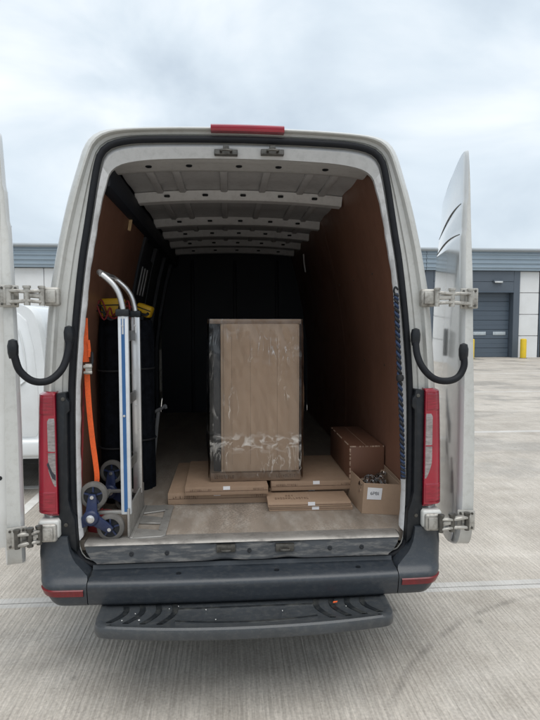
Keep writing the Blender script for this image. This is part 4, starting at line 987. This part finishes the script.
# ------------------------------------------------------------------ straps and clutter on the left
def ribbon(pts, w, th=.002, tw=None):
    pts = spline(pts, 8); b = MB(); rows = []
    for i, p in enumerate(pts):
        t = (pts[min(i+1, len(pts)-1)]-pts[max(i-1, 0)]).normalized(); a = (tw(i/len(pts)) if tw else Vector((1, 0, 0))); a = (a-t*a.dot(t)).normalized(); n_ = t.cross(a)
        rows.append([p-a*w/2-n_*th/2, p+a*w/2-n_*th/2, p+a*w/2+n_*th/2, p-a*w/2+n_*th/2])
    b.grid(rows, True); b.f.append((0, 1, 2, 3)); b.f.append(tuple(len(b.v)-4+i for i in range(4))[::-1]); return b
rs = thing('ratchet_strap', 'bright orange ratchet strap hanging beside the hand truck at the left of the opening', 'strap', P(97, 482, .13))
YS = .10
ribbon([P(84.5, 318, YS), P(85, 340, YS), P(86, 362, YS)], .030, tw=lambda t: Vector((1, .3, 0))).build('webbing', M['orange'], rs)
ribbon([P(87, 366, YS-.004), P(87.5, 384, YS), P(89.5, 412, YS), P(92.5, 440, YS), P(95.5, 462, YS), P(97, 476, YS), P(96.5, 484, YS)], .026, tw=lambda t: Vector((1, .2-.5*t, 0))).build('webbing', M['orange'], rs)
ribbon([P(85, 376, YS+.02), P(83.5, 400, YS+.02), P(82.5, 440, YS+.02), P(81.5, 470, YS+.02), P(81, 505, YS+.02)], .010, tw=lambda t: Vector((1, .9, 0))).build('loose_webbing', M['redweb'], rs)
ribbon([P(88.5, 340, YS-.008), P(89.5, 350, YS-.008), P(89, 357, YS-.006)], .012).build('webbing_tail', M['orange'], rs)
p = P(88.5, 369, YS-.02); b = MB(); b.box(p, (.030, .022, .05), rotz(.3)); b.cyl(p+Vector((-.02, -.012, .012)), p+Vector((.02, -.012, .012)), .009, 12); b.cyl(p+Vector((-.02, -.012, -.016)), p+Vector((.02, -.012, -.016)), .007, 12)
b.build('ratchet_buckle', M['hinge'], rs, bevel=.003)
MB().tube([P(92, 352, YS-.01), P(92.5, 360, YS-.012), P(91.5, 366, YS-.014)], .007, 8).build('ratchet_handle', M['blackp'], rs)
MB().tube(spline([P(84.5, 318, YS), P(83, 311, YS), P(86, 304, YS), P(84.5, 297, YS), P(81, 292, YS)], 6), .006, 8).build('hook', M['greasy'], rs)
# rolled dark blankets standing behind the truck
def blanket(label, cx, cy, r, h, m, seed):
    t = thing('blanket_roll', label, 'blanket', (cx, cy, F), 'dark furniture blankets standing by the left wall'); b = MB(); rows = []
    for j in range(41):
        z = F+h*j/40; row = []
        for i in range(48):
            q = 2*math.pi*i/48; k = 1+.10*noise.noise(Vector((math.cos(q)*2.6+seed, math.sin(q)*2.6, z*1.2)))+.05*noise.noise(Vector((math.cos(q)*7+seed, math.sin(q)*7, z*3)))
            k *= 1-.10*max(0, (j-37)/3)
            row.append((cx+math.cos(q)*r[0]*k, cy+math.sin(q)*r[1]*k, z+(0 if j < 40 else .012*noise.noise(Vector((q*3, seed, 0))))))
        rows.append(row)
    b.grid(rows, True); b.f.append(tuple(40*48+i for i in range(48))); b.build('rolled_cloth', M[m], t, ang=60)
    for z in (F+h*.3, F+h*.72):
        MB().tube([(cx+math.cos(2*math.pi*i/24)*r[0]*1.07, cy+math.sin(2*math.pi*i/24)*r[1]*1.07, z) for i in range(25)], .006, 6).build('tie_cord', M['blackcord'], t)
blanket('black rolled blanket nearest the left wall behind the orange strap', -.758, .68, (.085, .085), 1.09, 'cloth', 1.0)
blanket('dark green rolled blanket behind the hand truck rails', -.655, .575, (.045, .055), 1.085, 'cloth2', 5.0)
blanket('black rolled blanket farther in beyond the dark green one', -.66, .93, (.10, .10), 1.08, 'cloth', 9.0)
def tool_case(label, c, sz, rz, ry):
    t = thing('tool_case', label, 'tool case', c, 'yellow tool cases on the blanket rolls'); Mx = rotz(rz) @ Matrix.Rotation(ry, 3, 'Y'); c = Vector(c)+Vector((0, 0, sz[2]/2+.004))
    MB().box(c, sz, Mx).build('case_shell', M['yellow'], t, bevel=.016, seg=3)
    MB().box(c+Mx @ Vector((0, -sz[1]/2-.002, sz[2]*.12)), (sz[0]*.98, .004, .006), Mx).build('case_seam', M['blackp'], t)
    return t, c, Mx
t, c, Mx = tool_case('yellow plastic tool case left of the curved truck handle', (-.752, .66, F+1.10), (.135, .10, .105), R(4), R(-2))
t, c, Mx = tool_case('small tilted yellow tool case with black grip right of the truck handle', (-.612, .93, F+1.105), (.10, .09, .075), R(-6), R(20))
MB().tube(spline([c+Mx @ Vector((-.03, -.047, -.012)), c+Mx @ Vector((-.01, -.06, -.024)), c+Mx @ Vector((.03, -.06, -.022)), c+Mx @ Vector((.04, -.047, -.008))], 5), .009, 8).build('grip', M['blackp'], t)
# tangled red and black bungee under the yellow case
t = thing('bungee_tangle', 'tangled dark red bungee cords draped below the yellow tool case', 'cord', P(100, 320, .55)); rnd = random.Random(3)
for k in range(4):
    pts = []
    for i in range(7): pts.append(P(96+i*6+rnd.uniform(-3, 3), 308+rnd.uniform(-9, 12), .56+rnd.uniform(-.01, .01)))
    MB().tube(spline(pts, 5), .005, 7).build('cord', M['redweb' if k % 2 else 'blackcord'], t)
# red cloth bundle on the floor behind the near wheels
t = thing('red_strap_bundle', 'crumpled red strap bundle on the floor behind the near hand truck wheels', 'strap', (-.735, .20, F)); b = MB(); rows = []
for j in range(17):
    th = math.pi/2*j/16; rows.append([(-.735+.085*math.sin(math.pi/2-th+.0)*math.cos(q)*(1+.4*noise.noise(Vector((math.cos(q)*3, math.sin(q)*3, th*3)))), .23+.09*math.cos(th)*math.sin(q), F+.001+.085*math.sin(th)*(1+.3*noise.noise(Vector((math.cos(q)*4, math.sin(q)*4, 7))))) for q in [2*math.pi*i/28 for i in range(28)]])
b.grid(rows, True); b.build('crumpled_webbing', M['redweb'], t, ang=40)
# steel bar leaning in the dark
t = thing('steel_bar', 'dull steel bar with hooked head leaning in the dark beyond the hand truck', 'bar', P(154, 458, 1.65)); pb = P(154, 459, 1.68); pb.z = F+.004
ptp = P(158.5, 411, 1.62)
b = MB(); b.bar(pb, ptp, .026, .02, up=(0, 1, 0)); b.build('shaft', M['ceiling'], t, bevel=.004)
MB().tube(spline([P(153, 413, 1.6), P(157, 410.5, 1.6), P(162, 408, 1.6), P(165, 405.5, 1.6), P(166, 408.5, 1.6)], 5), .012, 8).build('hooked_head', M['ceiling'], t)
# twisted blue and black cord on the right flange
t = thing('twisted_cord', 'twisted blue and black bungee cord hanging along the right edge of the opening', 'cord', P(402, 460, .05))
path = spline([P(396, 294, .0), P(397.5, 330, -.003), P(399.5, 375, -.005), P(401.5, 420, -.004), P(402.5, 458, 0), P(403, 478, 0)], 30)
for k, m_ in enumerate(('navy', 'blackcord')):
    pts = []
    for i, p in enumerate(path):
        a = i*.9+k*math.pi; pts.append(p+Vector((math.cos(a), math.sin(a), 0))*.0065)
    MB().tube(pts, .007, 7).build('strand', M[m_], t)
MB().tube(spline([P(396, 296, 0), P(394, 291, 0), P(395.5, 287, 0), P(398, 290, 0)], 5), .005, 8).build('hook', M['blackp'], t)
MB().lathe(P(400, 378, -.012), (0, 0, 1), [(0, -.02), (.016, -.014), (.02, 0), (.016, .014), (0, .02)], 12).build('knot', M['blackcord'], t)

# screws in the plywood linings
for lin, sg, ys in ((rl, 1, (.18, .62, 1.10, 1.58)), (ll, -1, (.18, .70, 1.25))):
    for y in ys:
        for z in (.95, 1.5, 2.05):
            x = sg*(wall_x(z)-.0005); MB().lathe((x, y, z), (-sg, 0, 0), [(.008, -.001), (.008, .0015), (.003, .002), (0, .0008)], 10).build('screw', M['greasy'], lin)
# grit and litter crumbs on the step
rnd = random.Random(8); b = MB()
for i in range(9):
    x, y = rnd.uniform(-.58, .58), rnd.uniform(-.27, -.12); r_ = rnd.uniform(.0015, .0035)
    b.box((x, y, .4315), (r_*2, r_*1.4, .003), rotz(rnd.uniform(0, 3)))
tag(b.build('grit', M['linepaint'], st), kind='stuff')
MB().prism([P(333, 603, -.17)+Vector((dx, dy, 0)) for dx, dy in ((0, 0), (.02, .004), (.024, .012), (.004, .010))], (0, 0, .003)).build('litter_scrap', M['orange'], st)
